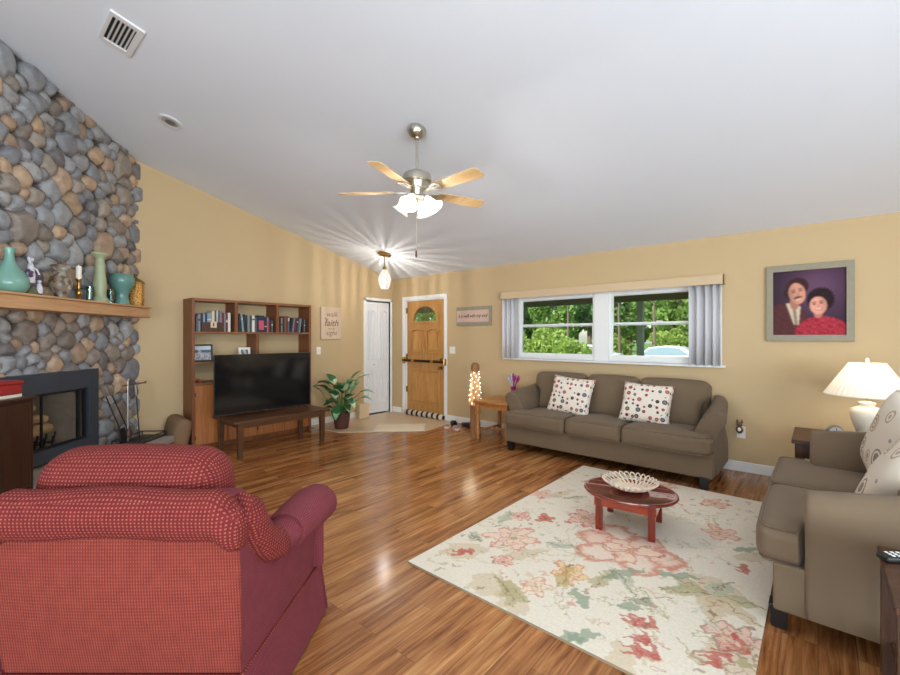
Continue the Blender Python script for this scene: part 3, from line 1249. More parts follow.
for k in range(16):
    m.ball((rng.uniform(-.06, .05), rng.uniform(-.02, .035), rng.uniform(.07, .2)), rng.uniform(.01, .018), 8)
m.build('bloom', 'figurine_purple', t)
MB().lathe([(.02, .02), (.024, .06), (.014, .09), (.01, .1)], (-.03, .03, 0), seg=10).ball((-.03, .03, .115), .014).build('child', 'figurine_white', t)

t = thing('lidded_urn', 'brown floral painted urn with wide flat brimmed lid on the mantel', 'urn', fpt(1.255, .13, MT), -PI / 4)
MB().lathe([(.045, 0), (.05, .01), (.042, .03), (.06, .06), (.078, .11), (.078, .15), (.06, .19), (.036, .215), (.034, .235)], seg=24).build('body', 'urn_paint', t, smooth=60)
MB().lathe([(.03, .23), (.045, .245), (.065, .27), (.069, .285), (.055, .292), (.02, .30), (.008, .315)], seg=24).build('lid', 'urn_paint', t, smooth=60)
for sx in (-1, 1):
    MB().tube([(sx * .07, 0, .17), (sx * .098, 0, .18), (sx * .1, 0, .14), (sx * .076, 0, .12)], .007, 6).build('handle', 'urn_paint', t)

t = thing('candlestick', 'brass candlestick holding a white candle on the mantel', 'candlestick', fpt(1.06, .13, MT), -PI / 4)
MB().lathe([(.042, 0), (.042, .008), (.02, .02), (.012, .035), (.02, .05), (.028, .07), (.02, .09), (.01, .10), (.016, .125), (.01, .15), (.014, .175), (.024, .19), (.024, .2), (.015, .2)], seg=20).build('stem', 'brass', t, smooth=50)
MB().cyl((0, 0, .2), (0, 0, .315), .022, seg=18).cyl((0, 0, .315), (0, 0, .328), .003, seg=6).build('candle', 'candle_wax', t)

t = thing('votive_holder', 'small dark green glass votive holder between brass and green candlesticks', 'candle holder', fpt(.93, .13, MT), -PI / 4)
MB().lathe([(.035, 0), (.036, .012), (.026, .02), (.026, .1), (.03, .145), (.027, .145), (.023, .03)], seg=18).build('cup', 'smoke_glass', t)
MB().cyl((0, 0, .03), (0, 0, .09), .02, seg=14).build('candle', 'candle_wax', t)

t = thing('pillar_candlestick', 'tall pale green carved pillar candle holder on the mantel', 'candle holder', fpt(.80, .13, MT), -PI / 4)
MB().lathe([(.075, 0), (.078, .02), (.06, .045), (.045, .07), (.048, .12), (.053, .17), (.05, .22), (.043, .29), (.04, .34), (.042, .36), (.042, .375), (.036, .385), (.034, .42), (.045, .445), (.068, .465), (.07, .485), (.064, .49), (.05, .485)],
           seg=32, wob=lambda a, z: 1 + (.06 * math.sin(5 * a + z * 24) if .07 < z < .3 else 0)).build('column', 'celadon', t, smooth=60)

t = thing('glass_tumbler', 'small clear glass with blue base beside the tall green candle holder', 'glass', fpt(.655, .13, MT), -PI / 4)
MB().lathe([(.03, 0), (.032, .01), (.03, .03), (.032, .145), (.028, .145), (.026, .03)], seg=18).build('cup', 'smoke_glass', t)
MB().cyl((0, 0, .031), (0, 0, .05), .024, seg=14).build('foot', 'pale_blue', t)

lathe_thing('squat_vase', 'squat dark teal vase swelling wide at the top on the mantel', 'vase', .495,
            [(.07, 0), (.072, .02), (.06, .06), (.055, .10), (.07, .15), (.1, .2), (.113, .245), (.112, .285), (.095, .315), (.085, .325), (.08, .315), (.09, .28)], 'teal_glaze_dark')
t = thing('filigree_jar', 'pierced gold metal jar with domed lid on the mantel right end', 'jar', fpt(.285, .13, MT), -PI / 4)
MB().lathe([(.075, 0), (.08, .01), (.082, .05), (.082, .245), (.078, .25)], seg=10).build('body', 'gold_filigree', t, smooth=20)
MB().lathe([(.086, .25), (.086, .265), (.07, .285), (.03, .31), (.014, .32), (.02, .34), (.012, .355), (.004, .36)], seg=10).build('lid', 'dull_brass', t, smooth=20)

# fire tools on the hearth
HZ = .25
t = thing('tool_stand', 'black iron fire tool stand with tray and brass crossbar on the hearth', 'fire tool stand', fpt(.33, .22, HZ), -PI / 4)
m = MB()
m.b2((-.24, -.14, 0), (.24, .12, .012))
for (a, b) in (((-.24, -.14), (.24, -.14)), ((-.24, .12), (.24, .12)), ((-.24, -.14), (-.24, .12)), ((.24, -.14), (.24, .12))):
    m.tube([(*a, .05), (*b, .05)], .006, 6)
for (a, b) in ((-.24, -.14), (.24, -.14), (-.24, .12), (.24, .12)):
    m.tube([(a, b, .0), (a, b, .05)], .006, 6)
m.build('tray', 'black_metal', t)
MB().tube([(.12, -.06, .01), (.12, -.06, .66)], .008, 8).ball((.12, -.06, .67), .016).build('post', 'steel', t)
MB().tube([(.20, -.06, .615), (-.16, -.06, .615)], .007, 8).ball((-.165, -.06, .615), .013).build('crossbar', 'dull_brass', t)


def fire_tool(name, label, u0, off0, u1, off1, z1, head):
    t = thing(name, label, 'fire tool', (0, 0, 0))
    a, b = Vector(fpt(u0, off0, HZ + .07)), Vector(fpt(u1, off1, z1))
    d = (b - a).normalized()
    MB().tube([a, b - d * .12], .006, 6).build('shaft', 'black_metal', t)
    MB().tube([b - d * .13, b - d * .1, b - d * .04, b], [.008, .013, .011, .014], 8).build('handle', 'steel', t)
    if head == 'shovel':
        mm = MB().box((0, 0, 0), (.10, .016, .15)).build('blade', 'black_metal', t, bevel=.006)
        mm.location = a + d * .03
        mm.rotation_euler = (.1, .1, -PI / 4)
    elif head == 'brush':
        MB().lathe([(.03, -.07), (.034, -.02), (.02, .03), (.01, .06)], tuple(a + d * .06), seg=12).build('bristles', 'walnut_dark', t)
    else:
        MB().tube([a, a - d * .06, a - d * .03 + Vector((.03, 0, 0))], [.006, .004, .003], 6).build('hook', 'black_metal', t)
    return t


fire_tool('fire_shovel', 'iron fireplace shovel with pale handle leaning on the stone, left of the tool stand', .50, .15, .68, .05, .90, 'shovel')
fire_tool('fire_brush', 'hearth brush with pale handle leaning beside the fireplace shovel', .42, .17, .61, .06, .895, 'brush')
fire_tool('fire_poker', 'thin black fire poker hanging at the tool stand crossbar', .30, .18, .33, .16, .86, 'poker')

# dark cabinet standing on the hearth
t = thing('small_cabinet', 'dark espresso wood cabinet standing in front of the firebox at the left edge', 'cabinet', fpt(2.11, .245, HZ), -PI / 4)
MB().b2((-.285, -.15, .0), (.285, .15, .665)).build('body', 'dark_espresso', t, bevel=.004)
MB().b2((-.30, -.165, .665), (.30, .17, .69)).build('top', 'dark_espresso', t, bevel=.005)
MB().b2((-.25, .15, .04), (.0, .162, .64)).b2((.006, .15, .04), (.26, .162, .64)).build('door', 'dark_espresso', t, bevel=.004)
t = thing('red_box', 'red leather box lying on the dark cabinet by the firebox', 'box', fpt(2.01, .27, HZ + .69 + .022), -PI / 4)
MB().b2((-.14, -.09, .0), (.14, .09, .075)).build('body', 'red_leather', t, bevel=.008)
MB().b2((-.145, -.095, .07), (.145, .095, .10)).build('lid', 'red_leather', t, bevel=.008)
o = MB().b2((-.15, -.1, 0), (.15, .1, .022)).build('magazine_pile', 'paper', bevel=.002)
o.location = fpt(2.02, .26, HZ + .69)
o.rotation_euler = (0, 0, -PI / 4 + .06)
tag(o, 'thin white papers under the red box on the dark cabinet', 'papers')

# brown floor cushion leaning against the bookcase side
def pillow_mb(w, h, t, pinch=.06, n=22):
    m = MB()
    for s in (1, -1):
        def fn(u, v, s=s):
            a, b = u * 2 - 1, v * 2 - 1
            px = a * (1 - pinch * (1 - b * b)) * w / 2
            pz = b * (1 - pinch * (1 - a * a)) * h / 2
            th = (max(0, 1 - a ** 4) * max(0, 1 - b ** 4)) ** .5
            return (px, -s * (t / 2) * th, pz)
        m.grid(fn, n, n, uvs=lambda u, v: (u * w, v * h))
    bmesh.ops.remove_doubles(m.bm, verts=m.bm.verts, dist=1e-4)
    return m


o = MB().soft((.40, .16, .43), .065, crown=(.0, .03, 0)).build('floor_cushion', 'pillow_brown', smooth=60)
o.location = (-5.735, 1.668, .218)
o.rotation_euler = (math.radians(-9), math.radians(6), math.radians(2))
tag(o, 'brown cushion standing on edge against the bookcase side', 'cushion')

# ------------------------------------------------------------------ bookcase wall unit
BF = -5.65
BK = thing('bookcase', 'tall brown wooden bookcase wall unit with open shelves and cabinet base', 'bookcase', (XL + .005, 2.60, 0))
Y0, Y1 = 1.80 - 2.60, 3.38 - 2.60
D = .30
T_ = .035
for y in (Y0, Y1 - T_):
    MB().b2((0, y, 0), (D, y + T_, 1.845)).build('side_panel', 'bookcase_wood', BK, bevel=.002)
MB().b2((0, Y0 + T_, 1.815), (D, Y1 - T_, 1.845)).build('top_panel', 'bookcase_shelf_wood', BK, bevel=.002)
MB().b2((0, Y0 + T_, 1.418), (D, Y1 - T_, 1.442)).build('shelf', 'bookcase_shelf_wood', BK, bevel=.002)
for y in (2.296 - 2.6, 2.848 - 2.6):
    MB().b2((0, y, 1.442), (D, y + .04, 1.815)).build('divider', 'bookcase_wood', BK, bevel=.002)
MB().b2((0, 2.57 - 2.6, .82), (D, 2.61 - 2.6, 1.418)).build('divider', 'bookcase_wood', BK, bevel=.002)
MB().b2((0, Y0 + T_, 1.048), (D, 2.57 - 2.6, 1.07)).build('shelf', 'bookcase_shelf_wood', BK, bevel=.002)
MB().b2((0, 2.61 - 2.6, 1.048), (D, Y1 - T_, 1.07)).build('shelf', 'bookcase_shelf_wood', BK, bevel=.002)
MB().b2((0, Y0 + T_, .79), (D, Y1 - T_, .82)).build('counter', 'bookcase_shelf_wood', BK, bevel=.002)
MB().b2((0.0, Y0 + T_, .06), (D - .025, Y1 - T_, .79)).b2((.0, Y0 + T_, .0), (D - .05, Y1 - T_, .06)).build('cabinet_body', 'bookcase_wood', BK)
ndo = 4
wdo = (Y1 - Y0 - 2 * T_) / ndo
for k in range(ndo):
    a = Y0 + T_ + k * wdo
    d_ = MB().b2((D - .025, a + .003, .07), (D - .003, a + wdo - .003, .785)).build('door', 'cabinet_door_wood', BK, bevel=.003)
    ys = a + (wdo - .03 if k % 2 == 0 else .03)
    MB().cyl((D - .003, ys, .45), (D + .016, ys, .45), .01, seg=10).build('knob', 'dark_bronze', d_)
    for z in (.16, .68):
        yh = a + (.004 if k % 2 == 0 else wdo - .004)
        MB().box((D - .002, yh, z), (.012, .008, .05)).build('hinge', 'black_metal', d_)

# books, each one its own object
rng = random.Random(21)
BCOL = {'black': (36, 34, 36), 'navy': (34, 42, 64), 'grey': (130, 128, 126), 'white': (214, 210, 204), 'pale blue': (120, 146, 160),
        'maroon': (96, 34, 40), 'brown': (110, 72, 48), 'green': (52, 74, 62), 'cream': (206, 190, 160), 'pink': (196, 76, 96), 'slate': (76, 88, 100), 'lilac': (140, 118, 136)}
for k, c in BCOL.items():
    plain('book_' + k.replace(' ', '_'), L(*c), .55, .06, 30)


def book(y, col, w, h, d, lean, where, ordn, sec=None):
    """w thickness (along Y), h height, d depth; spine faces the room"""
    t = thing('book', f'{col} book {where}', 'book', (XL + .30 - .02 - d / 2, y, 1.442), 0, 'books on the top shelf of the bookcase')
    R = Matrix.Rotation(lean, 4, 'X')
    lift = max(0, (w / 2) * math.sin(abs(lean)))
    m = MB()
    M = Matrix.Translation((0, 0, lift)) @ R
    m.box((0, -w / 2 + .0015, h / 2), (d, .003, h), M=M).box((0, w / 2 - .0015, h / 2), (d, .003, h), M=M).box((d / 2 - .002, 0, h / 2), (.005, w, h), M=M)
    m.build('cover', 'book_' + col.replace(' ', '_'), t, smooth=0)
    MB().box((-.004, 0, h / 2), (d - .014, w - .006, h - .008), M=M).build('pages', 'paper', t, smooth=0)
    if sec:
        MB().box((d / 2 + .0008, 0, h * sec[1]), (.0012, w * .9, h * sec[2]), M=M).build('spine_label', 'book_' + sec[0].replace(' ', '_'), t, smooth=0)
    return t


ORD = ['first', 'second', 'third', 'fourth', 'fifth', 'sixth', 'seventh', 'eighth', 'ninth', 'tenth', 'eleventh', 'twelfth', 'thirteenth', 'fourteenth', 'fifteenth']
shelves = [
    ('left', 1.855, [('slate', .022, .2), ('grey', .024, .22), ('navy', .026, .22), ('pale blue', .022, .225), ('navy', .018, .22), ('pale blue', .05, .23), ('cream', .032, .265), ('slate', .02, .26), ('cream', .014, .265), ('slate', .022, .262), ('lilac', .02, .26), ('maroon', .026, .23), ('grey', .018, .245), ('maroon', .022, .24), ('white', .03, .25)]),
    ('middle', 2.352, [('black', .022, .235), ('pale blue', .024, .225), ('black', .03, .23), ('grey', .03, .22), ('green', .024, .222), ('white', .036, .215), ('slate', .026, .21), ('black', .018, .21), ('navy', .078, .22), ('navy', .034, .21), ('lilac', .022, .21), ('maroon', .016, .19), ('black', .018, .19), ('slate', .022, .165)]),
    ('right', 2.905, [('black', .022, .2), ('grey', .02, .21), ('black', .022, .23), ('brown', .034, .225), ('maroon', .014, .23), ('slate', .026, .23), ('black', .034, .2), ('lilac', .02, .21), ('maroon', .026, .215), ('navy', .024, .2), ('slate', .022, .21), ('grey', .02, .2), ('black', .024, .2), ('slate', .022, .195)]),
]
for nm, y, lst in shelves:
    for i, (c, w, h) in enumerate(lst):
        lean = -.13 if (nm == 'right' and 5 < i < 12) else (.10 if nm == 'middle' and 0 < i < 3 else 0.0)
        extra = h * math.sin(abs(lean)) if (lean and i in (1, 6)) else 0
        if lean < 0:
            y += 0
        if lean > 0 and i == 1:
            y += .024
        if i == 12 and nm == 'right':
            y += .03
        sec = None
        if c == 'navy' and w > .07:
            sec = ('pink', .42, .55)
        elif c == 'lilac' and nm == 'middle':
            sec = ('pink', .4, .6)
        elif i % 4 == 1:
            sec = ('cream' if c not in ('cream', 'white', 'grey') else 'maroon', rng.uniform(.35, .85), rng.uniform(.05, .2))
        book(y + w / 2, c, w, h * (.96 + .06 * rng.random()), .16 + .03 * rng.random(), lean, f'{ORD[i]} from the left in the {nm} section of the bookcase top shelf', i, sec)
        y += w * (1.0 if not lean else 1.03) + .0022
        if lean > 0 and i == 2:
            y += .006
# brown box with a cream tag in front of the books
t = thing('keepsake_box', 'small brown wooden box with cream tag in front of the books', 'box', (XL + .285, 2.03, 1.442), 0)
MB().b2((-.012, -.115, 0), (.016, .125, .115)).build('body', 'walnut_dark', t, bevel=.003)
MB().b2((.016, -.02, .05), (.019, .05, .125)).build('tag', 'book_cream', t, smooth=0)
MB().b2((.019, .008, .065), (.0205, .022, .11)).build('tag_mark', 'walnut_dark', t, smooth=0)


def photo_frame(name, label, loc, rz, w, h, fmat, painter, tilt=-.12, bw=.02):
    t = thing(name, label, 'picture frame', loc, rz)
    R = Matrix.Rotation(tilt, 4, 'X')
    MB().shape([rect(-w / 2, 0, w / 2, h), rect(-w / 2 + bw, bw, w / 2 - bw, h - bw)], .018, R @ MXZ(0)).build('frame', fmat, t, smooth=0, bevel=.003)
    MB().grid(lambda u, v: (-w / 2 + bw + u * (w - 2 * bw), -.001, bw + v * (h - 2 * bw)), 28, 20, M=R, col=painter).build('photo', 'photo_print', t, smooth=0)
    MB().box((0, .03, h * .4), (.04, .006, h * .8), rot=(-.25, 0, 0)).build('easel', 'black_metal', t)
    return t


def snow(u, v):
    n = .5 + .5 * math.sin(u * 31 + 3 * math.sin(v * 17)) * math.sin(v * 23 + 2 * math.sin(u * 13))
    if v > .72:
        return L(196, 206, 216)
    if v > .5 and (u > .55 or math.sin(u * 14) > .1):
        return L(92, 100, 112)
    k = 110 + 110 * n
    return L(k, k, k * 1.03)


photo_frame('photo_frame', 'black framed pale snowy photograph on the bookcase shelf left of the television', (-5.78, 1.965, 1.07), PI / 2 - .12, .23, .215, 'black_metal', snow)


def grayp(u, v):
    k = 160 + 50 * math.sin(u * 9 + v * 4)
    return L(k, k, k)


photo_frame('photo_frame', 'small white framed photo peeking above the television', (-5.76, 2.47, 1.07), PI / 2 - .1, .15, .17, 'white_plastic', grayp, bw=.03)
t = thing('red_trinket', 'small red trinket on the bookcase counter left of the television', 'ornament', (-5.72, 1.90, .82))
MB().lathe([(.02, 0), (.028, .012), (.02, .03), (.008, .04)], seg=12).build('body', 'red_leather', t)
MB().ball((0, 0, .046), .008, 8).build('knob', 'brass', t)

# bench under the television
BN = thing('bench', 'dark wooden bench carrying the television', 'bench', (-5.17, 2.57, 0))
MB().b2((-.31, -.60, .40), (.31, .62, .43)).build('top', 'bench_wood', BN, bevel=.004)
MB().b2((-.26, -.53, .345), (.27, -.51, .40)).b2((-.26, .51, .345), (.27, .53, .40)).b2((-.275, -.5, .345), (-.255, .5, .40)).b2((.265, -.5, .345), (.285, .5, .40)).build('apron', 'bench_wood', BN)
for sx in (-.27, .27):
    for sy in (-.52, .52):
        MB().lathe([(.034, 0), (.044, .40)], (sx, sy, 0), seg=4, M=Matrix.Translation((sx, sy, 0)) @ Matrix.Rotation(PI / 4, 4, 'Z') @ Matrix.Translation((-sx, -sy, 0))).build('leg', 'bench_wood', BN, smooth=0, bevel=.003)

TV = thing('television', 'large flat black television standing on the dark bench', 'television', (-5.22, 2.50, .43))
MB().b2((-.03, -.605, .035), (-.003, .605, .735)).build('housing', 'tv_black', TV, bevel=.004)
m = MB()
frame = MYZ(0)
m.shape([rect(-.61, .03, .61, .74), rect(-.602, .042, .602, .732)], .012, MYZ(-.001)).build('bezel', 'tv_bezel', TV, smooth=0)
MB().b2((-.003, -.602, .042), (.001, .602, .732)).build('screen', 'tv_screen', TV, smooth=0)
for sy in (-.5, .5):
    MB().tube([(-.02, sy, .04), (.08, sy - .02 * (1 if sy < 0 else -1), .005)], .008, 6).tube([(-.02, sy, .04), (-.12, sy, .005)], .008, 6).build('foot', 'tv_bezel', TV)
MB().b2((.0, -.02, .026), (.006, .02, .036)).build('badge', 'steel', TV)

# wall things by the closet
t = thing('canvas_sign', 'beige canvas sign with scripture lettering on the wall beside the bookcase', 'sign', (XL, 3.905, 1.60))
MB().b2((0, -.185, -.255), (.03, .185, .255)).build('panel', 'canvas_sign', t, bevel=.003)
MR = Matrix(((0, 0, 1, .0305), (1, 0, 0, 0), (0, 1, 0, 0), (0, 0, 0, 1)))
m = MB()
m.text('walk', .115, Matrix.Translation((0, .01, .14)) @ MR)
m.text('not by', .05, Matrix.Translation((0, 0, -.085)) @ MR)
m.text('sight', .11, Matrix.Translation((0, 0, -.16)) @ MR)
m.build('lettering', 'sign_ink_pale', t, smooth=0)
MB().text('by', .05, Matrix.Translation((0, -.1, .075)) @ MR).text('faith', .15, Matrix.Translation((0, .0, .0)) @ MR).build('lettering', 'sign_ink', t, smooth=0)


def switch_plate(name, label, loc, rz, gangs):
    t = thing(name, label, 'light switch', loc, rz)
    MB().box((0, -.003, 0), (.045 + .046 * gangs - .018, .006, .115)).build('plate', 'white_plastic', t, bevel=.003)
    for g in range(gangs):
        x = (g - (gangs - 1) / 2) * .046
        MB().box((x, -.008, 0), (.010, .012, .024), rot=(.3, 0, 0)).build('toggle', 'white_plastic', t)
    return t


switch_plate('light_switch', 'single white light switch on the wall left of the closet', (XL, 3.69, 1.16), PI / 2, 1)
switch_plate('light_switch', 'white double light switch right of the oak front door', (-4.495, YW, 1.165), 0, 2)

t = thing('plank_sign', 'pink wooden plank sign with script lettering right of the front door', 'sign', (-4.05, YW, 1.706))
MB().b2((-.34, -.028, -.145), (.34, -.0, .145)).build('frame', 'plank_sign_edge', t, bevel=.004)
MB().b2((-.325, -.034, -.095), (.30, -.027, .09)).build('board', 'plank_sign', t, bevel=.002)
MF = Matrix(((1, 0, 0, 0), (0, 0, 1, -.0345), (0, 1, 0, 0), (0, 0, 0, 1))) @ Matrix.Diagonal((1, 1, -1, 1))
MB().text('it is well with my soul', .078, Matrix.Translation((-.01, 0, 0)) @ MF, space=.86).build('lettering', 'sign_ink', t, smooth=0)

# potted plant
PL = thing('potted_plant', 'leafy variegated dumb cane in a woven pot on the entry tile', 'plant', (-5.40, 3.74, .01))
MB().lathe([(.095, 0), (.10, .01), (.115, .12), (.125, .225), (.128, .24), (.115, .24), (.11, .2)], seg=26, wob=lambda a, z: 1 + .012 * math.sin(a * 20)).build('pot', 'wicker', PL)
MB().cyl((0, 0, .19), (0, 0, .205), .112, seg=20).build('soil', 'soil', PL)
rng = random.Random(8)


def leaf(m, base, az, elev, ln, wd, droop):
    d = Vector((math.cos(az), math.sin(az), 0))
    sd = Vector((-math.sin(az), math.cos(az), 0))

    def fn(u, v):
        s = u * ln
        e = elev - droop * u
        c = base + d * (s * math.cos(elev - droop * u * .5)) + Vector((0, 0, s * math.sin(elev - droop * u * .5)))
        w = wd * (math.sin(PI * min(1, u ** .75)) ** .8) * (1 - .25 * u)
        q = (v - .5) * w
        up = Vector((0, 0, 1)) * (abs(v - .5) * w * .35)
        return c + sd * q + up
    m.grid(fn, 9, 6)


for k in range(34):
    az = k * 2.399 + rng.uniform(-.3, .3)
    hgt = .30 + .40 * ((k * 7) % 34) / 34 + rng.uniform(-.04, .04)
    rad = .05 + .22 * rng.random()
    b0 = Vector((.03 * math.cos(az), .03 * math.sin(az), .2))
    tip = Vector((rad * math.cos(az), rad * math.sin(az), hgt))
    MB().tube([b0, b0.lerp(tip, .5) + Vector((0, 0, .05)), tip], [.007, .006, .004], 6).build('stem', 'leaves_dark', PL)
    m = MB()
    leaf(m, tip, az, rng.uniform(.5, 1.25) if hgt > .45 else rng.uniform(-.2, .6), rng.uniform(.19, .27), rng.uniform(.14, .185), rng.uniform(.6, 1.5))
    m.build('leaf', 'variegated_leaf', PL, smooth=80)
t = thing('paper_bag', 'cream paper bag on the tile between the plant and the closet door', 'bag', (-5.78, 4.42, .01))
MB().soft((.10, .20, .25), .01, (0, 0, .126)).build('body', 'carton', t)

o = MB().soft((.75, .46, .014), .006).build('doormat', 'mat_fabric')
o.location = (-4.755, 4.335, .016)
o.rotation_euler = (0, 0, math.radians(41))
tag(o, 'cream rectangular doormat lying diagonally on the entry tile', 'doormat')


def shoe(name, label, loc, rz, mat, ln=.25, group=None, open_=False):
    t = thing(name, label, 'shoe', loc, rz, group)

    def outline(k):
        return [(k * (.036 + .012 * math.cos(2 * a)) * math.cos(a) * 1.05, ln / 2 * math.sin(a)) for a in [2 * PI * i / 24 for i in range(24)]]
    MB().shape([outline(1)], .016, Matrix.Translation((0, 0, .008))).build('sole', mat, t, bevel=.004)
    m = MB()

    def fn(u, v):
        a = PI * v
        y = ln / 2 * (.95 - 1.0 * u) if open_ else ln / 2 * (.96 - 1.9 * u)
        w = .043 * math.sqrt(max(.02, 1 - ((y) / (ln / 2 + .01)) ** 2)) + .004
        h = .032 * (sstep(0, .35, u)) if open_ else .03 + .045 * u
        return (w * math.cos(a), y, .014 + h * math.sin(a))
    m.grid(fn, 12, 10).build('upper', mat, t, smooth=70)
    return t


shoe('slipper', 'pale pink slipper on the floor, nearer the front door', (-4.27, 4.86, .0), .5, 'slipper_pink', open_=True, group='pink slippers by the front door')
shoe('slipper', 'pale pink slipper on the floor, right one of the pair', (-4.08, 4.84, .0), .9, 'slipper_pink', open_=True, group='pink slippers by the front door')
shoe('shoe', 'black shoe by the baseboard right of the front door, left one', (-4.33, 5.08, .0), .9, 'shoe_black', .27, group='black shoes by the front door')
shoe('shoe', 'black shoe by the baseboard right of the front door, right one', (-4.08, 5.09, .0), 1.2, 'shoe_black', .27, group='black shoes by the front door')

# end table with light column, vase
ET = thing('end_table', 'oak end table with chunky legs left of the long sofa', 'end table', (-3.225, 4.80, 0))
MB().b2((-.27, -.30, .50), (.27, .30, .535)).build('top', 'oak_table', ET, bevel=.006)
MB().b2((-.235, -.265, .43), (.235, -.245, .50)).b2((-.235, .245, .43), (.235, .265, .50)).b2((-.235, -.245, .43), (-.215, .245, .50)).b2((.215, -.245, .43), (.235, .245, .50)).build('apron', 'oak_table', ET)
for sx in (-1, 1):
    for sy in (-1, 1):
        MB().box((sx * .225, sy * .255, .42), (.055, .055, .16)).lathe([(.02, 0), (.026, .02), (.02, .05), (.027, .09), (.032, .13), (.024, .17), (.022, .26), (.026, .32), (.026, .345)], (sx * .225, sy * .255, 0), seg=14).build('leg', 'oak_table', ET, bevel=.003)
MB().b2((-.2, -.012, .11), (.2, .012, .135)).b2((-.222, -.23, .11), (-.2, .23, .135)).b2((.2, -.23, .11), (.222, .23, .135)).build('stretcher', 'oak_table', ET)

t = thing('light_column', 'grapevine column wrapped in tiny white lights on a log beside the end table', 'decorative light', (-3.60, 4.68, 0))
MB().lathe([(.085, 0), (.075, .03), (.068, .12), (.075, .17), (.066, .22), (.07, .40), (.074, .43)], seg=14, wob=lambda a, z: 1 + .07 * math.sin(3 * a + z * 9)).build('log', 'log_wood', t, smooth=60)
m = MB()
rng = random.Random(4)
for k in range(26):
    ph = rng.uniform(0, 2 * PI)
    tw = rng.uniform(-3, 3)
    m.tube([((.075 - .035 * s) * math.cos(ph + tw * s) * (1 + .1 * math.sin(s * 20 + k)), (.075 - .035 * s) * math.sin(ph + tw * s), .43 + .46 * s) for s in [i / 8 for i in range(9)]], .008, 5)
m.build('vine', 'log_bark', t)
MB().lathe([(.03, .87), (.05, .90), (.06, .94), (.055, .985), (.035, 1.015), (.01, 1.025)], seg=14, wob=lambda a, z: 1 + .08 * math.sin(5 * a + z * 60)).build('finial', 'log_wood', t)
for k in range(46):
    s = (k + .5) / 46
    a = k * 2.399
    r = .090 - .035 * s
    MB().ball((r * math.cos(a), r * math.sin(a), .44 + .46 * s), .0055, 6).build('bulb', 'led', t)
_l = light('string_glow', 'POINT', (-3.60, 4.55, .70), 1.2, (1, .85, .6), shadow_soft_size=.1)

t = thing('feather_vase', 'slim purple vase of magenta and pale blue plumes on the end table', 'vase', (-3.17, 4.98, .535))
MB().lathe([(.02, 0), (.022, .01), (.026, .08), (.036, .14), (.04, .16), (.034, .16), (.02, .06)], seg=16).build('vessel', 'magenta', t)
rng = random.Random(2)
for k in range(9):
    a = math.radians(-46 + k * 11)
    mat = ['pale_blue', 'pale_blue', 'purple', 'pale_blue', 'purple', 'magenta', 'magenta', 'magenta', 'magenta'][k]
    ln = .2 + .04 * rng.random()
    d = Vector((math.sin(a) * .62, rng.uniform(-.15, .15), math.cos(a)))
    m = MB()
    p0 = Vector((0, 0, .12))
    m.tube([p0, p0 + d * ln * .5, p0 + d * ln * .75, p0 + d * ln * .92, p0 + d * ln], [.003, .005, .017, .014, .003], 7)
    m.build('plume', mat, t, smooth=60)

# ------------------------------------------------------------------ sofas
def arm_profile(zs):
    p = [(0, .22), (0.0, .42), (.015, .50), (.05, .58), (.10, .645), (.155, .68), (.205, .69), (.25, .672), (.272, .635), (.268, .595), (.245, .555), (.215, .50), (.20, .42), (.195, .30), (.195, .11), (0, .11)]
    return p


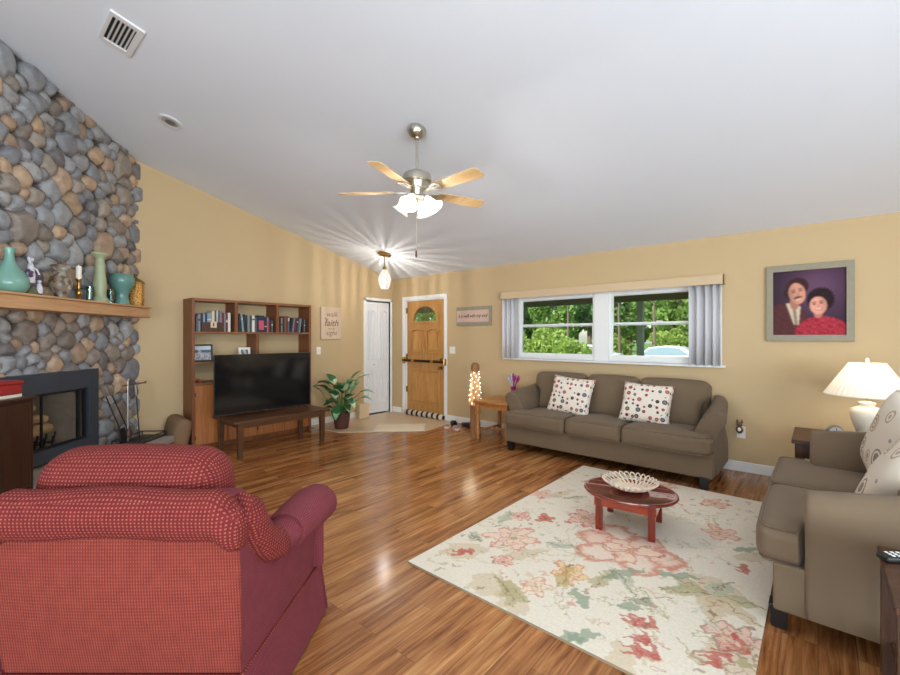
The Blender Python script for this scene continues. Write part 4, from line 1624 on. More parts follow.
def sofa(name, label, loc, rz, Wb, n, depth=.83):
    """front faces local -y; x is along the width"""
    t = thing(name, label, 'sofa', loc, rz)
    aw = .19
    Wi = Wb - aw
    F = 'taupe_fabric'
    MB().soft((2 * Wb - .012, depth - .04, .22), .012, (0, depth / 2 + .02, .21), n=9).build('base', F, t)
    for sx in (-1, 1):
        for y in (.06, depth - .07):
            MB().lathe([(.042, 0), (.055, .11)], (0, 0, 0), seg=4, M=Matrix.Translation((sx * (Wb - .075), y, 0)) @ Matrix.Rotation(PI / 4, 4, 'Z')).build('leg', 'black_leg', t, smooth=0, bevel=.003)
    for sx in (-1, 1):
        m = MB()
        pr = arm_profile(0)
        secs = []
        ys = [.155, .160, .172, .19, .35, .5, .65, depth - .03, depth - .01, depth]
        ins = [.022, .008, .002, 0, 0, 0, 0, 0, .006, .02]
        cx = .13
        for y, q in zip(ys, ins):
            rise = .085 * clamp((y - .17) / (depth - .2))
            row = []
            for (px, pz) in pr:
                z2 = pz + rise * clamp((pz - .3) / .35)
                vx, vz = cx - px, .40 - z2
                ln = math.hypot(vx, vz) or 1
                px2 = px - .085 * clamp((y - .17) / (depth - .2)) * clamp((pz - .3) / .35) * (1 if px > .1 else .3)
                row.append((sx * (Wi + px2 + vx / ln * q), y, z2 + vz / ln * q))
            secs.append(row)
        vs = [v for r in secs for v in r]
        k = len(pr)
        fs = []
        for a in range(len(secs) - 1):
            for i in range(k):
                j = (i + 1) % k
                fs.append((a * k + i, a * k + j, (a + 1) * k + j, (a + 1) * k + i))
        fs.append(tuple(range(k)))
        fs.append(tuple(range((len(secs) - 1) * k, len(secs) * k)))
        m._add(vs, fs)
        m.build('arm', F, t, smooth=50)
    MB().soft((2 * Wi + .1, .16, .66), .05, (0, depth - .09, .50), n=9).build('back_frame', F, t)
    w = 2 * Wi / n
    for i in range(n):
        x = -Wi + w * (i + .5)
        sgn = -1 if i == 0 else (1 if i == n - 1 else 0)
        dd = .60

        def fn(o, sgn=sgn, w=w):
            xx, yy, zz = o
            if sgn and xx * sgn > 0:
                k = sstep(.155, .135, yy + dd / 2 - .03)
                xx += sgn * (aw - .005) * k * clamp(xx * sgn / (w / 2) * 1.6 - .6)
            return (xx, yy, zz)
        sc_ = MB().soft((w - .006, dd, .175), .05, (x, dd / 2 - .03, .395), crown=(0, .012, .028), n=9, fn=fn, yl=(-.16, -.145, -.13)).build('seat_cushion', F, t, smooth=60)
        hw, hd, rc = (w - .006) / 2, dd / 2, .05
        path = []
        for (qx, qy, a0) in ((hw - rc, hd - rc, 0), (-hw + rc, hd - rc, 90), (-hw + rc, -hd + rc, 180), (hw - rc, -hd + rc, 270)):
            for a in range(0, 91, 30):
                an = math.radians(a0 + a)
                path.append((qx + rc * .75 * math.cos(an), qy + rc * .75 * math.sin(an)))
        dense = []
        for q0, q1 in zip(path, path[1:] + path[:1]):
            k_ = max(1, int(math.hypot(q1[0] - q0[0], q1[1] - q0[1]) / .03))
            dense += [(q0[0] + (q1[0] - q0[0]) * t_ / k_, q0[1] + (q1[1] - q0[1]) * t_ / k_) for t_ in range(k_)]
        for zz in (.0785, -.0785):
            pp = [fn([px_, py_, zz]) for px_, py_ in dense]
            MB().tube([(p_[0] + x, p_[1] + dd / 2 - .03, p_[2] + .395) for p_ in pp], .0055, 6, closed=True).build('piping', F, sc_, smooth=60)
        Mb = Matrix.Translation((x, .60, .685)) @ Matrix.Rotation(math.radians(-13), 4, 'X')
        def fb_(o, sgn=sgn, w=w):
            if sgn and o[0] * sgn > 0:
                o[0] += sgn * .085 * sstep(-.02, .10, o[2]) * clamp(o[0] * sgn / (w / 2) * 1.6 - .6)
            return o
        MB().soft((w - .008, .17, .485), .07, crown=(0, .045, .014), M=Mb, n=9, fn=fb_).build('back_cushion', F, t, smooth=60)
    return t


sofa('long_sofa', 'long taupe three seat sofa under the window with dotted pillows', (-1.80, 4.335, 0), 0, 1.10, 3)
sofa('loveseat', 'taupe two seat sofa facing left beside the rug at the right edge', (-.20, 3.28, 0), -PI / 2, .80, 2, .92)


def throw_pillow(name, label, mat, loc, rot, w, h, t_, group=None, mode='XYZ'):
    o = pillow_mb(w, h, t_).build(name, mat, smooth=80)
    o.location = loc
    o.rotation_mode = mode
    o.rotation_euler = rot
    return tag(o, label, 'pillow', group)


throw_pillow('throw_pillow', 'dotted cream pillow on the left half of the long sofa', 'dotted_fabric', (-2.20, 4.70, .685), (math.radians(-22), math.radians(4), 0), .52, .46, .15, 'dotted pillows on the long sofa')
throw_pillow('throw_pillow', 'dotted cream pillow on the right half of the long sofa', 'dotted_fabric', (-1.36, 4.69, .68), (math.radians(-24), math.radians(3), math.radians(3)), .50, .44, .15, 'dotted pillows on the long sofa')
throw_pillow('throw_pillow', 'upper circle patterned pillow leaning on the loveseat far back cushion', 'circle_fabric', (.335, 3.56, .76), (math.radians(-16), math.radians(16), math.radians(-84)), .52, .52, .17, 'circle patterned pillows on the loveseat')
throw_pillow('throw_pillow', 'lower circle patterned pillow in front, nearest the loveseat near arm', 'circle_fabric', (.30, 3.0, .70), (math.radians(-30), math.radians(38), math.radians(-92)), .48, .48, .17, 'circle patterned pillows on the loveseat', 'YXZ')

# ------------------------------------------------------------------ red armchair (aligned with the view axis)
cs, sn = math.cos(YAW), math.sin(YAW)
r0, f0 = -1.09, 1.76
AC = thing('armchair', 'red woven upholstered armchair seen from behind in the foreground', 'armchair', (cs * r0 - sn * f0, sn * r0 + cs * f0, 0), YAW)
# back panel: outer back, leaning away from the seat
def backp(u, v):
    x = (u * 2 - 1) * (.402 + .012 * v)
    z = .245 + v * .50
    y = -.345 - .055 * v - .02 * math.sin(PI * v) * (1 - (u * 2 - 1) ** 2)
    return (x, y, z)


m = MB()
m.grid(backp, 16, 12, uvs=lambda u, v: (u * .8, v * .5))
m.build('back_panel', 'red_ribs', AC, smooth=60)
# back core between outer back and cushion
MB().soft((.76, .16, .62), .04, M=Matrix.Translation((0, -.29, .53)) @ Matrix.Rotation(math.radians(6), 4, 'X')).build('back_core', 'plum_weave', AC)
# top roll of the back, curving down at both ends into the wings
m = MB()
NU, NV = 40, 18


def roll(u, v):
    s = u * 2 - 1
    x = s * .41
    an = 2 * PI * v
    e = abs(s)
    rr = .078 * (1 - .25 * sstep(.93, 1.0, e))
    dz = -.05 * sstep(.80, 1.0, e)
    return (x, -.385 + rr * math.cos(an) * .9, .80 + dz + .006 * math.cos(s * 5) + rr * 1.05 * math.sin(an))


m.grid(roll, NU, NV, uvs=lambda u, v: (u * .86, v * .5))
for s in (0, 1):
    m.ball((-.405 if s == 0 else .405, -.385, .75), (.03, .062, .068), 14)
m.build('back_roll', 'red_dots', AC, smooth=70)
for sx in (-1, 1):
    # wing band running from the roll down to the arm
    pts = [(.385, -.36, .80), (.398, -.33, .775), (.405, -.30, .72), (.412, -.25, .655), (.418, -.20, .61), (.425, -.15, .59), (.43, -.12, .588)]
    m = MB()
    m.tube([(sx * x, y, z) for x, y, z in pts], [.06, .066, .062, .06, .06, .062, .055], 14)
    m.build('wing', 'red_dots', AC, smooth=60)
    # side panel
    m = MB()

    def side(u, v, sx=sx):
        y = -.362 - .045 * v * (1 - u) + u * .66
        zt = (.78 - .20 * sstep(0, .30, u)) if u < .3 else .58 + .02 * (u - .3)
        x = .400 + .036 * u + .008 * math.sin(PI * v) + .012 * v
        return (sx * x, y, .245 + v * (zt - .245))
    m.grid(side, 16, 10, uvs=lambda u, v: (u * .64, v * .45))
    m.build('side_panel', 'plum_weave', AC, smooth=60)
    # arm: rolled top with a fitted cover at its front half
    m = MB()
    pts = [(.425, -.14, .592), (.44, -.05, .602), (.455, .04, .61), (.468, .13, .612), (.478, .2, .608), (.482, .235, .60)]
    m.tube([(sx * x, y, z) for x, y, z in pts], [.058, .066, .07, .074, .07, .045], 18, sx=1.12)
    m.build('arm', 'plum_weave', AC, smooth=60)
    m = MB()
    pts = [(.434, -.075, .60), (.447, .0, .608), (.456, .05, .613), (.468, .13, .616), (.478, .2, .611), (.483, .243, .603), (.484, .256, .60)]
    m.tube([(sx * x, y, z) for x, y, z in pts], [.074, .080, .083, .085, .082, .058, .02], 18, sx=1.15)
    m.build('arm_cover', 'plum_weave', AC, smooth=60)
    MB().soft((.08, .56, .32), .03, (sx * .36, .0, .40)).build('arm_core', 'plum_weave', AC)
    # front post of the arm
    MB().soft((.085, .05, .30), .024, (sx * .44, .275, .42)).build('arm_front', 'plum_weave', AC)
    # side skirt
    m = MB()
    m.grid(lambda u, v, sx=sx: (sx * (.402 + .045 * u + .028 * (1 - v)), -.36 + .70 * u, .012 + v * .245), 12, 6)
    m.build('skirt_side', 'plum_weave', AC, smooth=60)
    m = MB()
    m.tube([(sx * (.402 + .045 * u), -.36 + .70 * u, .258) for u in [i / 10 for i in range(11)]], .006, 6)
    m.build('piping', 'red_dots', AC)
m = MB()
m.grid(lambda u, v: ((u * 2 - 1) * (.405 + .02 * (1 - v)), -.355 - .025 * (1 - v), .012 + v * .235), 16, 6)
m.build('skirt_back', 'red_ribs', AC, smooth=60)
m = MB()
m.grid(lambda u, v: ((u * 2 - 1) * (.452 + .028 * (1 - v)), .345 + .02 * (1 - v), .012 + v * .245), 16, 6)
m.build('skirt_front', 'plum_weave', AC, smooth=60)
MB().tube([((u * 2 - 1) * .405, -.356, .248) for u in [i / 10 for i in range(11)]], .006, 6).build('piping', 'red_dots', AC)
MB().soft((.70, .64, .17), .06, (0, .03, .42), crown=(0, .01, .03)).build('seat_cushion', 'plum_weave', AC)
MB().b2((-.38, -.32, .10), (.38, .32, .34)).build('frame', 'plum_weave', AC)
bc = MB()
bc.soft((.64, .23, .52), .10, M=Matrix.Translation((-.045, -.185, .70)) @ Matrix.Rotation(math.radians(9), 4, 'X'), crown=(.01, .035, .02), n=10)
bco = bc.build('back_cushion', 'red_dots', AC, smooth=70)
for sx in (-1, 1):
    MB().ball((sx * .36, .22, .03), (.03, .03, .03), 10).build('foot', 'black_leg', AC)

# ------------------------------------------------------------------ rug with painted-in pile colours
RX0, RX1, RY0, RY1 = -1.88, -.19, 1.775, 4.325


def paint_rug():
    st = .006
    nx, ny = int((RX1 - RX0) / st), int((RY1 - RY0) / st)
    xs = np.linspace(RX0, RX1, nx + 1)
    ys = np.linspace(RY0, RY1, ny + 1)
    X, Y = np.meshgrid(xs, ys)
    rng = np.random.default_rng(12)
    C = np.zeros(X.shape + (3,))
    cream = np.array(L(222, 212, 194)[:3])
    C[:] = cream
    # warped coordinates give brushy edges
    WX = X + .012 * np.sin(Y * 47 + 3 * np.sin(X * 23)) + .006 * np.sin(Y * 130 + X * 90)
    WY = Y + .012 * np.sin(X * 51 + 3 * np.sin(Y * 19)) + .006 * np.sin(X * 140 - Y * 70)
    coral, red, pink = L(198, 122, 100)[:3], L(184, 92, 80)[:3], L(222, 186, 166)[:3]
    tan, olive, green, sage = L(200, 180, 146)[:3], L(176, 166, 124)[:3], L(132, 148, 124)[:3], L(170, 178, 154)[:3]
    brown = L(140, 106, 78)[:3]

    def put(mask, c, a=1.0):
        if mask.dtype == bool:
            mask = mask.astype(float)
        k = np.clip(mask * a, 0, 1)[..., None]
        C[:] = C * (1 - k) + np.array(c) * k

    def local(cx, cy, ang):
        c, s = math.cos(ang), math.sin(ang)
        dx, dy = WX - cx, WY - cy
        return dx * c + dy * s, -dx * s + dy * c

    def petal(cx, cy, ang, ln, wd, edge, fill, rim=.22, a=.9):
        u, v = local(cx, cy, ang)
        q = ((u - ln / 2) / (ln / 2)) ** 2 + (v / (wd / 2)) ** 2
        put(np.clip((1 - q) * 6, 0, 1), fill, a)
        put(np.clip(1 - np.abs(q - (1 - rim)) / rim, 0, 1) * (q < 1.02), edge, a)

    def flower(cx, cy, r, ang, n, edge, fill, core, rim=.3):
        for k in range(n):
            petal(cx, cy, ang + 2 * PI * k / n, r * (1 + .15 * math.sin(k * 2.3)), r * 2.6 / n + .02, edge, fill, rim)
        for k in range(n):
            petal(cx, cy, ang + .5 + 2 * PI * k / n, r * .55, r * 1.3 / n + .02, edge, fill, rim)
        u, v = local(cx, cy, 0)
        put((u * u + v * v) < (r * .14) ** 2, core)

    def leafp(cx, cy, ang, ln, wd, fill, vein=None, a=.85, out=False):
        u, v = local(cx, cy, ang)
        t = u / ln
        prof = np.where((t > 0) & (t < 1), np.sin(PI * np.clip(t, 0, 1) ** .8) * wd / 2, 0)
        inside = (np.abs(v) < prof)
        if out:
            put(inside & (np.abs(np.abs(v) - prof) < .007), fill, a)
        else:
            put(inside, fill, a)
        if vein is not None:
            put(inside & (np.abs(v) < .004), vein, .8)

    def curve(pts, c, w=.006, a=.8):
        P = [Vector((p[0], p[1], 0)) for p in pts]
        Q = []
        for i in range(len(P) - 1):
            p0, p1, p2, p3 = P[max(0, i - 1)], P[i], P[i + 1], P[min(len(P) - 1, i + 2)]
            for k in range(14):
                t = k / 14
                Q.append(.5 * ((2 * p1) + (p2 - p0) * t + (2 * p0 - 5 * p1 + 4 * p2 - p3) * t * t + (3 * p1 - p0 - 3 * p2 + p3) * t ** 3))
        for q in Q:
            i0, j0 = int((q.x - RX0) / st), int((q.y - RY0) / st)
            r = int(.03 / st)
            a0, a1, b0, b1 = max(0, j0 - r), min(ny + 1, j0 + r), max(0, i0 - r), min(nx + 1, i0 + r)
            if a1 <= a0 or b1 <= b0:
                continue
            d = np.hypot(WX[a0:a1, b0:b1] - q.x, WY[a0:a1, b0:b1] - q.y)
            k = ((d < w) * a)[..., None]
            C[a0:a1, b0:b1] = C[a0:a1, b0:b1] * (1 - k) + np.array(c) * k

    def fl(x, y):
        r, u = (x - 450) / FPX, (337.5 - y) / FPX
        t_ = -1.37 / u
        return ((r * cs - sn) * t_, (r * sn + cs) * t_)

    # broad pale tan leaf shapes
    for (px, py, ang, ln, wd) in ((440, 555, .9, .34, .2), (470, 580, .2, .3, .22), (620, 640, -1.2, .45, .12), (520, 620, 2.4, .35, .16), (690, 575, -.3, .3, .14), (700, 650, .4, .22, .14), (500, 560, 1.0, .34, .12), (600, 500, 2.0, .4, .12), (735, 560, .8, .3, .12), (545, 500, 1.3, .4, .1)):
        x, y = fl(px, py)
        leafp(x, y, ang, ln, wd, tan, None, .6)
    # stems
    for pl in (((470, 520), (505, 545), (520, 580), (575, 600), (640, 600)), ((530, 510), (560, 540), (600, 560), (640, 590), (700, 600)), ((440, 535), (470, 560), (520, 566)),
               ((600, 600), (640, 612), (700, 590)), ((560, 480), (600, 500), (640, 520), (700, 520)), ((690, 560), (700, 590), (740, 600)), ((470, 505), (500, 500), (530, 520), (560, 545)),
               ((560, 590), (620, 580), (650, 610), (655, 650)), ((680, 640), (690, 660), (720, 672))):
        curve([fl(*p) for p in pl], olive, .006)
    # flowers: (px, py, radius, angle, petals)
    x, y = fl(628, 552)
    for k, (da, ln, wd) in enumerate(((2.2, .40, .26), (3.0, .36, .26), (-2.3, .36, .28), (.1, .34, .28), (-.9, .32, .26), (1.2, .30, .22))):
        petal(x, y, da, ln, wd, coral, L(226, 194, 174)[:3] if k % 2 else L(226, 206, 186)[:3], .36)
    for k, da in enumerate((.5, 2.6, -1.6, -2.9)):
        petal(x + .02, y, da, .2, .14, coral, L(230, 204, 180)[:3], .3)
    curve([fl(600, 545), fl(620, 552), fl(650, 548)], brown, .006)
    for (px, py, r, an, n, e, f_, c_) in ((512, 540, .20, .4, 6, coral, L(226, 200, 180)[:3], olive), (585, 520, .16, 1.1, 6, red, pink, olive),
                                          (520, 518, .09, .2, 5, red, pink, brown), (545, 520, .08, .8, 5, red, coral, brown), (503, 563, .075, .1, 6, red, pink, brown), (714, 505, .12, .3, 5, red, pink, olive),
                                          (720, 535, .13, .9, 5, coral, pink, olive), (535, 588, .10, .6, 5, coral, L(226, 206, 180)[:3], olive), (570, 575, .12, 1.3, 5, coral, L(224, 196, 150)[:3], olive),
                                          (748, 668, .2, .4, 6, brown, L(214, 196, 172)[:3], olive), (665, 488, .1, .2, 5, coral, pink, olive), (540, 495, .11, .2, 5, coral, pink, olive), (735, 640, .13, .2, 6, brown, pink, red)):
        x, y = fl(px, py)
        flower(x, y, r, an, n, e, f_, c_)
    # red leaf clusters
    for (px, py) in ((640, 628), (655, 632), (648, 646), (643, 660), (658, 662), (752, 575), (733, 662), (752, 658), (725, 672), (462, 558), (470, 556)):
        x, y = fl(px, py)
        for k in range(3):
            leafp(x, y, 2.2 + k * .6, .10, .034, red, None, .8)
    # olive and green leaves
    lv = [(590, 612, 2.5, .2, .08, green), (598, 634, -2.0, .2, .07, green), (612, 608, .6, .16, .06, green), (630, 605, .9, .15, .05, green), (586, 640, -2.4, .15, .06, green), (667, 592, 1.0, .2, .05, sage),
          (708, 596, .2, .26, .1, olive), (708, 596, -.5, .3, .12, tan), (708, 596, 2.8, .22, .1, olive), (708, 596, 1.2, .24, .1, sage), (708, 596, -1.3, .26, .12, tan), (708, 596, 3.7, .24, .1, olive),
          (590, 590, 1.4, .3, .09, olive), (560, 590, 1.8, .28, .08, L(190, 160, 100)[:3]), (600, 580, 1.0, .32, .07, green), (500, 525, 1.8, .26, .09, sage), (480, 545, 2.6, .2, .08, sage), (545, 545, .4, .24, .08, sage),
          (700, 485, .4, .24, .06, green), (720, 490, 1.1, .2, .06, green), (600, 478, 1.4, .24, .07, sage), (560, 500, .9, .26, .06, sage), (540, 480, .8, .22, .06, tan), (690, 470, 1.6, .2, .07, sage),
          (655, 575, .5, .26, .07, green), (620, 575, -.9, .22, .07, sage), (735, 553, .9, .2, .06, green), (530, 605, 2.9, .3, .1, olive), (515, 612, 2.4, .26, .08, olive)]
    for (px, py, an, ln, wd, c) in lv:
        x, y = fl(px, py)
        leafp(x, y, an, ln, wd, c, brown if c is not green else None, .75)
    # outline-only leaves
    for (px, py, an, ln, wd) in ((470, 520, .2, .32, .12), (520, 555, .6, .4, .16), (640, 590, -.8, .26, .12), (690, 635, .2, .24, .14), (575, 545, 1.9, .3, .14), (680, 520, .9, .3, .12), (440, 545, 2.0, .2, .1), (480, 500, .6, .22, .1), (560, 612, 1.9, .3, .1)):
        x, y = fl(px, py)
        leafp(x, y, an, ln, wd, olive, olive, .7, True)
    # scattered sprigs of little marks
    for _ in range(320):
        x, y = rng.uniform(RX0 + .05, RX1 - .05), rng.uniform(RY0 + .05, RY1 - .05)
        c = [sage, olive, tan, pink, coral, brown][rng.integers(6)]
        leafp(x, y, rng.uniform(0, 6.28), rng.uniform(.03, .11), rng.uniform(.012, .028), c, None, .6, rng.random() < .4)
    V, F_, K = [], [], []
    edge = .012
    for j in range(ny + 1):
        for i in range(nx + 1):
            V.append((xs[i], ys[j], .013))
            K.append((*C[j, i], 1))
    w = nx + 1
    for j in range(ny):
        for i in range(nx):
            F_.append((j * w + i, j * w + i + 1, (j + 1) * w + i + 1, (j + 1) * w + i))
    m = MB()
    m._add(V, F_, cols=K)
    return m


RG = thing('area_rug', 'cream floral area rug with coral blooms under the small oval table', 'rug', (0, 0, 0))
paint_rug().build('pile', 'rug_pile', RG, smooth=0)
m = MB()
plain('rug_edge', L(150, 130, 104), .95, .1, 60)
m.shape([rect(RX0, RY0, RX1, RY1)], .0125, Matrix.Translation((0, 0, .0065))).build('binding', 'rug_edge', RG, smooth=0)

# ------------------------------------------------------------------ small oval table and basket bowl
CT = thing('oval_table', 'small low oval cherry red table standing on the floral rug', 'table', (-1.03, 3.17, .013), math.radians(8))
MB().lathe([(.0, .228), (.93, .228), (.985, .236), (1.0, .247), (.99, .256), (.95, .258), (.93, .255), (.0, .255)], seg=64, sx=.318, sy=.28).build('top', 'cherry_top', CT, smooth=40)
MB().b2((-.2, -.2, .17), (.2, -.182, .23)).b2((-.2, .182, .17), (.2, .2, .23)).b2((-.2, -.182, .17), (-.182, .182, .23)).b2((.182, -.182, .17), (.2, .182, .23)).build('apron', 'cherry_red', CT)
for sx in (-1, 1):
    for sy in (-1, 1):
        MB().b2((sx * .17 - .022, sy * .18 - .022, 0), (sx * .17 + .022, sy * .18 + .022, .228)).build('leg', 'cherry_leg', CT, bevel=.003)
BW = thing('basket_bowl', 'openwork bowl of looped shell strips on the oval table', 'bowl', (-1.03, 3.18, .272), 0)
MB().lathe([(.0, .004), (.06, .004), (.085, .012), (.088, .018), (.06, .012), (0, .010)], seg=28).build('base', 'shell_tan', BW)
for (cnt_, r_in, r_out, z_in, z_out, wd) in ((28, .085, .19, .010, .068, .024), (22, .05, .135, .012, .036, .022)):
    for k in range(cnt_):
        a = 2 * PI * k / cnt_
        pts = []
        for i in range(14):
            th = 2 * PI * i / 14
            q = .5 - .5 * math.cos(th)
            rr = r_in + (r_out - r_in) * q
            lat = wd * math.sin(th) * (.5 + .5 * q)
            z = z_in + (z_out - z_in) * q ** 1.6
            an = a + .25 * q
            pts.append((rr * math.cos(an) - lat * math.sin(an), rr * math.sin(an) + lat * math.cos(an), z))
        MB().tube(pts, .0045, 6, closed=True).build('loop', 'shell_tan', BW, smooth=60)

# ------------------------------------------------------------------ right-hand corner: table, lamp, clock, picture
t = thing('side_table', 'dark wooden side table in the corner behind the loveseat carrying the lamp', 'side table', (.16, 4.64, 0))
MB().b2((-.32, -.32, .53), (.32, .32, .56)).build('top', 'walnut_dark', t, bevel=.004)
MB().b2((-.30, -.30, .42), (.30, .30, .53)).build('drawer_box', 'walnut_dark', t, bevel=.003)
for sx in (-1, 1):
    for sy in (-1, 1):
        MB().b2((sx * .275 - .025, sy * .275 - .025, 0), (sx * .275 + .025, sy * .275 + .025, .42)).build('leg', 'walnut_dark', t)
MB().b2((-.3, -.3, .12), (.3, .3, .14)).build('shelf', 'walnut_dark', t)

LP = thing('table_lamp', 'white ceramic lamp with pleated cream shade in the right corner', 'lamp', (.29, 4.65, .56))
MB().lathe([(.06, 0), (.065, .012), (.055, .03), (.06, .06), (.085, .13), (.1, .19), (.103, .22), (.095, .25), (.06, .268), (.045, .275), (.05, .29), (.052, .30), (.02, .31)], seg=32).build('body', 'lamp_ceramic', LP, smooth=50)
MB().cyl((0, 0, .30), (0, 0, .63), .006, seg=8).build('stem', 'brass', LP)
m = MB()
NP = 64
sh = []
for rr, z in ((.262, .36), (.262, .365), (.105, .60), (.10, .605)):
    sh.append((rr, z))
m.lathe([(.258, .36), (.108, .61)], seg=160, wob=lambda a, z: 1 + .012 * math.cos(a * 40))
for f in [f for f in m.bm.faces if len(f.verts) > 4]:
    m.bm.faces.remove(f)
m.build('shade', 'lamp_shade_cloth', LP, smooth=60)
MB().tube([(.262 * math.cos(a), .262 * math.sin(a), .36) for a in [2 * PI * i / 48 for i in range(48)]], .005, 6, closed=True).build('shade_trim', 'lamp_ceramic', LP)
MB().lathe([(.03, .605), (.03, .615), (.012, .62), (.016, .635), (.008, .65)], seg=14).build('finial', 'lamp_ceramic', LP)
light('lamp_bulb', 'POINT', (.29, 4.65, 1.02), 4, (1, .86, .66), shadow_soft_size=.05)

t = thing('alarm_clock', 'small round silver alarm clock beside the white lamp', 'clock', (.10, 4.47, .56), math.radians(20))
MB().cyl((0, .02, .075), (0, -.02, .075), .05, seg=24).build('case', 'steel', t)
MB().cyl((0, -.02, .075), (0, -.022, .075), .042, seg=24).build('dial', 'clock_face', t)
MB().b2((-.002, -.0235, .075), (.002, -.0225, .105)).b2((0, -.0235, .073), (.022, -.0225, .077)).build('hand', 'black_metal', t)
for sx in (-1, 1):
    MB().cyl((sx * .025, 0, .035), (sx * .035, 0, 0), .006, seg=8).build('foot', 'steel', t)

PT = thing('portrait', 'square grey framed studio portrait of a smiling couple on the window wall', 'framed photo', (-.07, YW, 1.70))


def portrait(u, v):
    """u left-right, v bottom-top; a moustached man in a brown suit and a dark-haired woman in red"""
    def ell(cx, cy, rx, ry, a=0):
        dx, dy = u - cx, v - cy
        c_, s_ = math.cos(a), math.sin(a)
        x, y = dx * c_ + dy * s_, -dx * s_ + dy * c_
        return (x / rx) ** 2 + (y / ry) ** 2
    n = math.sin(u * 41 + 5 * math.sin(v * 33)) * math.sin(v * 47 + 4 * math.sin(u * 29))
    g = .62 + .6 * math.exp(-((u - .62) ** 2 + (v - .72) ** 2) * 5)
    c = (84 * g, 58 * g, 80 * g)
    if ell(.20, .10, .32, .42) < 1 and v < .50:        # brown suit, open on shirt and tie
        c = (86 + 12 * n, 46 + 7 * n, 48)
        cx = .30 + (.46 - v) * .12
        if abs(u - cx) < .10 - .22 * (.47 - v) and .16 < v:
            c = (208, 190, 166)
            if abs(u - cx) < .022:
                c = (140, 122, 104)
    if ell(.68, .04, .36, .245) < 1:                   # red patterned blouse
        c = (164 + 30 * n, 46 + 24 * n, 60 + 22 * n)
    if ell(.31, .50, .065, .11) < 1:                   # his neck
        c = (176, 116, 96)
    if ell(.345, .745, .16, .145, .25) < 1:            # his hair, parted, with sideburns
        c = (62 + 10 * n, 36 + 6 * n, 34)
    if ell(.305, .66, .15, .12) < 1 and u < .26:
        c = (58, 34, 34)
    x, y = u - .345, v - .645
    t = .22
    fx, fy = x * math.cos(t) + y * math.sin(t), -x * math.sin(t) + y * math.cos(t)
    if (fx / .118) ** 2 + (fy / .165) ** 2 < 1:        # his face, head tilted
        k = 1 - .18 * max(0, -fx / .12)
        c = (214 * k, 152 * k, 128 * k)
        if (fx / .062) ** 2 + ((fy + .062) / .018) ** 2 < 1:
            c = (92, 54, 46)
        elif abs(abs(fx - .01) - .052) < .026 and abs(fy - .032) < .009:
            c = (92, 58, 52)
        elif abs(abs(fx - .01) - .052) < .032 and abs(fy - .062) < .008:
            c = (110, 70, 58)
        elif (fx / .04) ** 2 + ((fy + .092) / .010) ** 2 < 1:
            c = (224, 196, 186)
        elif abs(fx - .012) < .014 and -.045 < fy < .02:
            c = (196, 132, 110)
    hr = 1 + .06 * math.sin(26 * math.atan2(v - .53, u - .66))
    if ell(.665, .535, .185 * hr, .185 * hr) < 1:      # her curly dark hair
        c = (40 + 14 * n, 24 + 6 * n, 28 + 6 * n)
    if ell(.635, .34, .06, .08) < 1:
        c = (190, 122, 104)
    x, y = u - .635, v - .45
    t = .16
    fx, fy = x * math.cos(t) + y * math.sin(t), -x * math.sin(t) + y * math.cos(t)
    if (fx / .115) ** 2 + (fy / .135) ** 2 < 1:        # her face, smiling
        k = 1 - .15 * max(0, fx / .12)
        c = (226 * k, 160 * k, 138 * k)
        if abs(abs(fx) - .048) < .024 and abs(fy - .03) < .010:
            c = (84, 50, 48)
        elif abs(abs(fx) - .05) < .03 and abs(fy - .058) < .007:
            c = (104, 66, 58)
        elif (fx / .05) ** 2 + ((fy + .058 - fx * fx * 5) / .016) ** 2 < 1:
            c = (240, 226, 216) if (fx / .042) ** 2 + ((fy + .054 - fx * fx * 5) / .008) ** 2 < 1 else (176, 64, 70)
        elif abs(fx) < .013 and -.03 < fy < .015:
            c = (206, 138, 118)
    return L(*[max(0, min(255, q)) for q in c])


MB().shape([rect(-.317, -.365, .317, .365), rect(-.262, -.305, .262, .305)], .035, MXZ(-.018)).build('frame', 'frame_gray', PT, smooth=0, bevel=.004)
_pw, _ph = 120, 140
_pa_ = np.array([[portrait(i / _pw, j / _ph)[:3] for i in range(_pw + 1)] for j in range(_ph + 1)])
for _ in range(4):
    _q = np.pad(_pa_, ((1, 1), (1, 1), (0, 0)), mode='edge')
    _pa_ = (_q[:-2, 1:-1] + _q[2:, 1:-1] + _q[1:-1, :-2] + _q[1:-1, 2:] + 2 * _pa_) / 6
MB().grid(lambda u, v: (-.265 + .53 * u, -.012, -.308 + .616 * v), _pw, _ph, col=lambda u, v: (*_pa_[int(round(v * _ph)), int(round(u * _pw))], 1)).build('print', 'photo_print', PT, smooth=0)

t = thing('wall_outlet', 'white wall outlet on the wall right of the long sofa', 'outlet', (-.595, YW, .40))
MB().box((0, -.003, 0), (.075, .006, .12)).build('plate', 'white_plastic', t, bevel=.002)
MB().box((0, -.007, .025), (.03, .004, .03)).box((0, -.007, -.025), (.03, .004, .03)).build('socket', 'white_plastic', t, bevel=.004)
t = thing('night_light', 'brown eared animal night light plugged into the outlet right of the sofa', 'night light', (-.605, YW - .009, .43))
MB().ball((0, -.025, 0), (.032, .025, .04), 14).ball((0, -.028, .055), (.026, .024, .025), 12).build('body', 'night_light_brown', t)
for sx in (-1, 1):
    MB().lathe([(.012, 0), (.008, .02), (.001, .036)], (sx * .02, -.026, .07), seg=8).build('ear', 'night_light_brown', t)
MB().ball((0, -.05, .005), (.016, .008, .02), 10).build('belly', 'white_plastic', t)

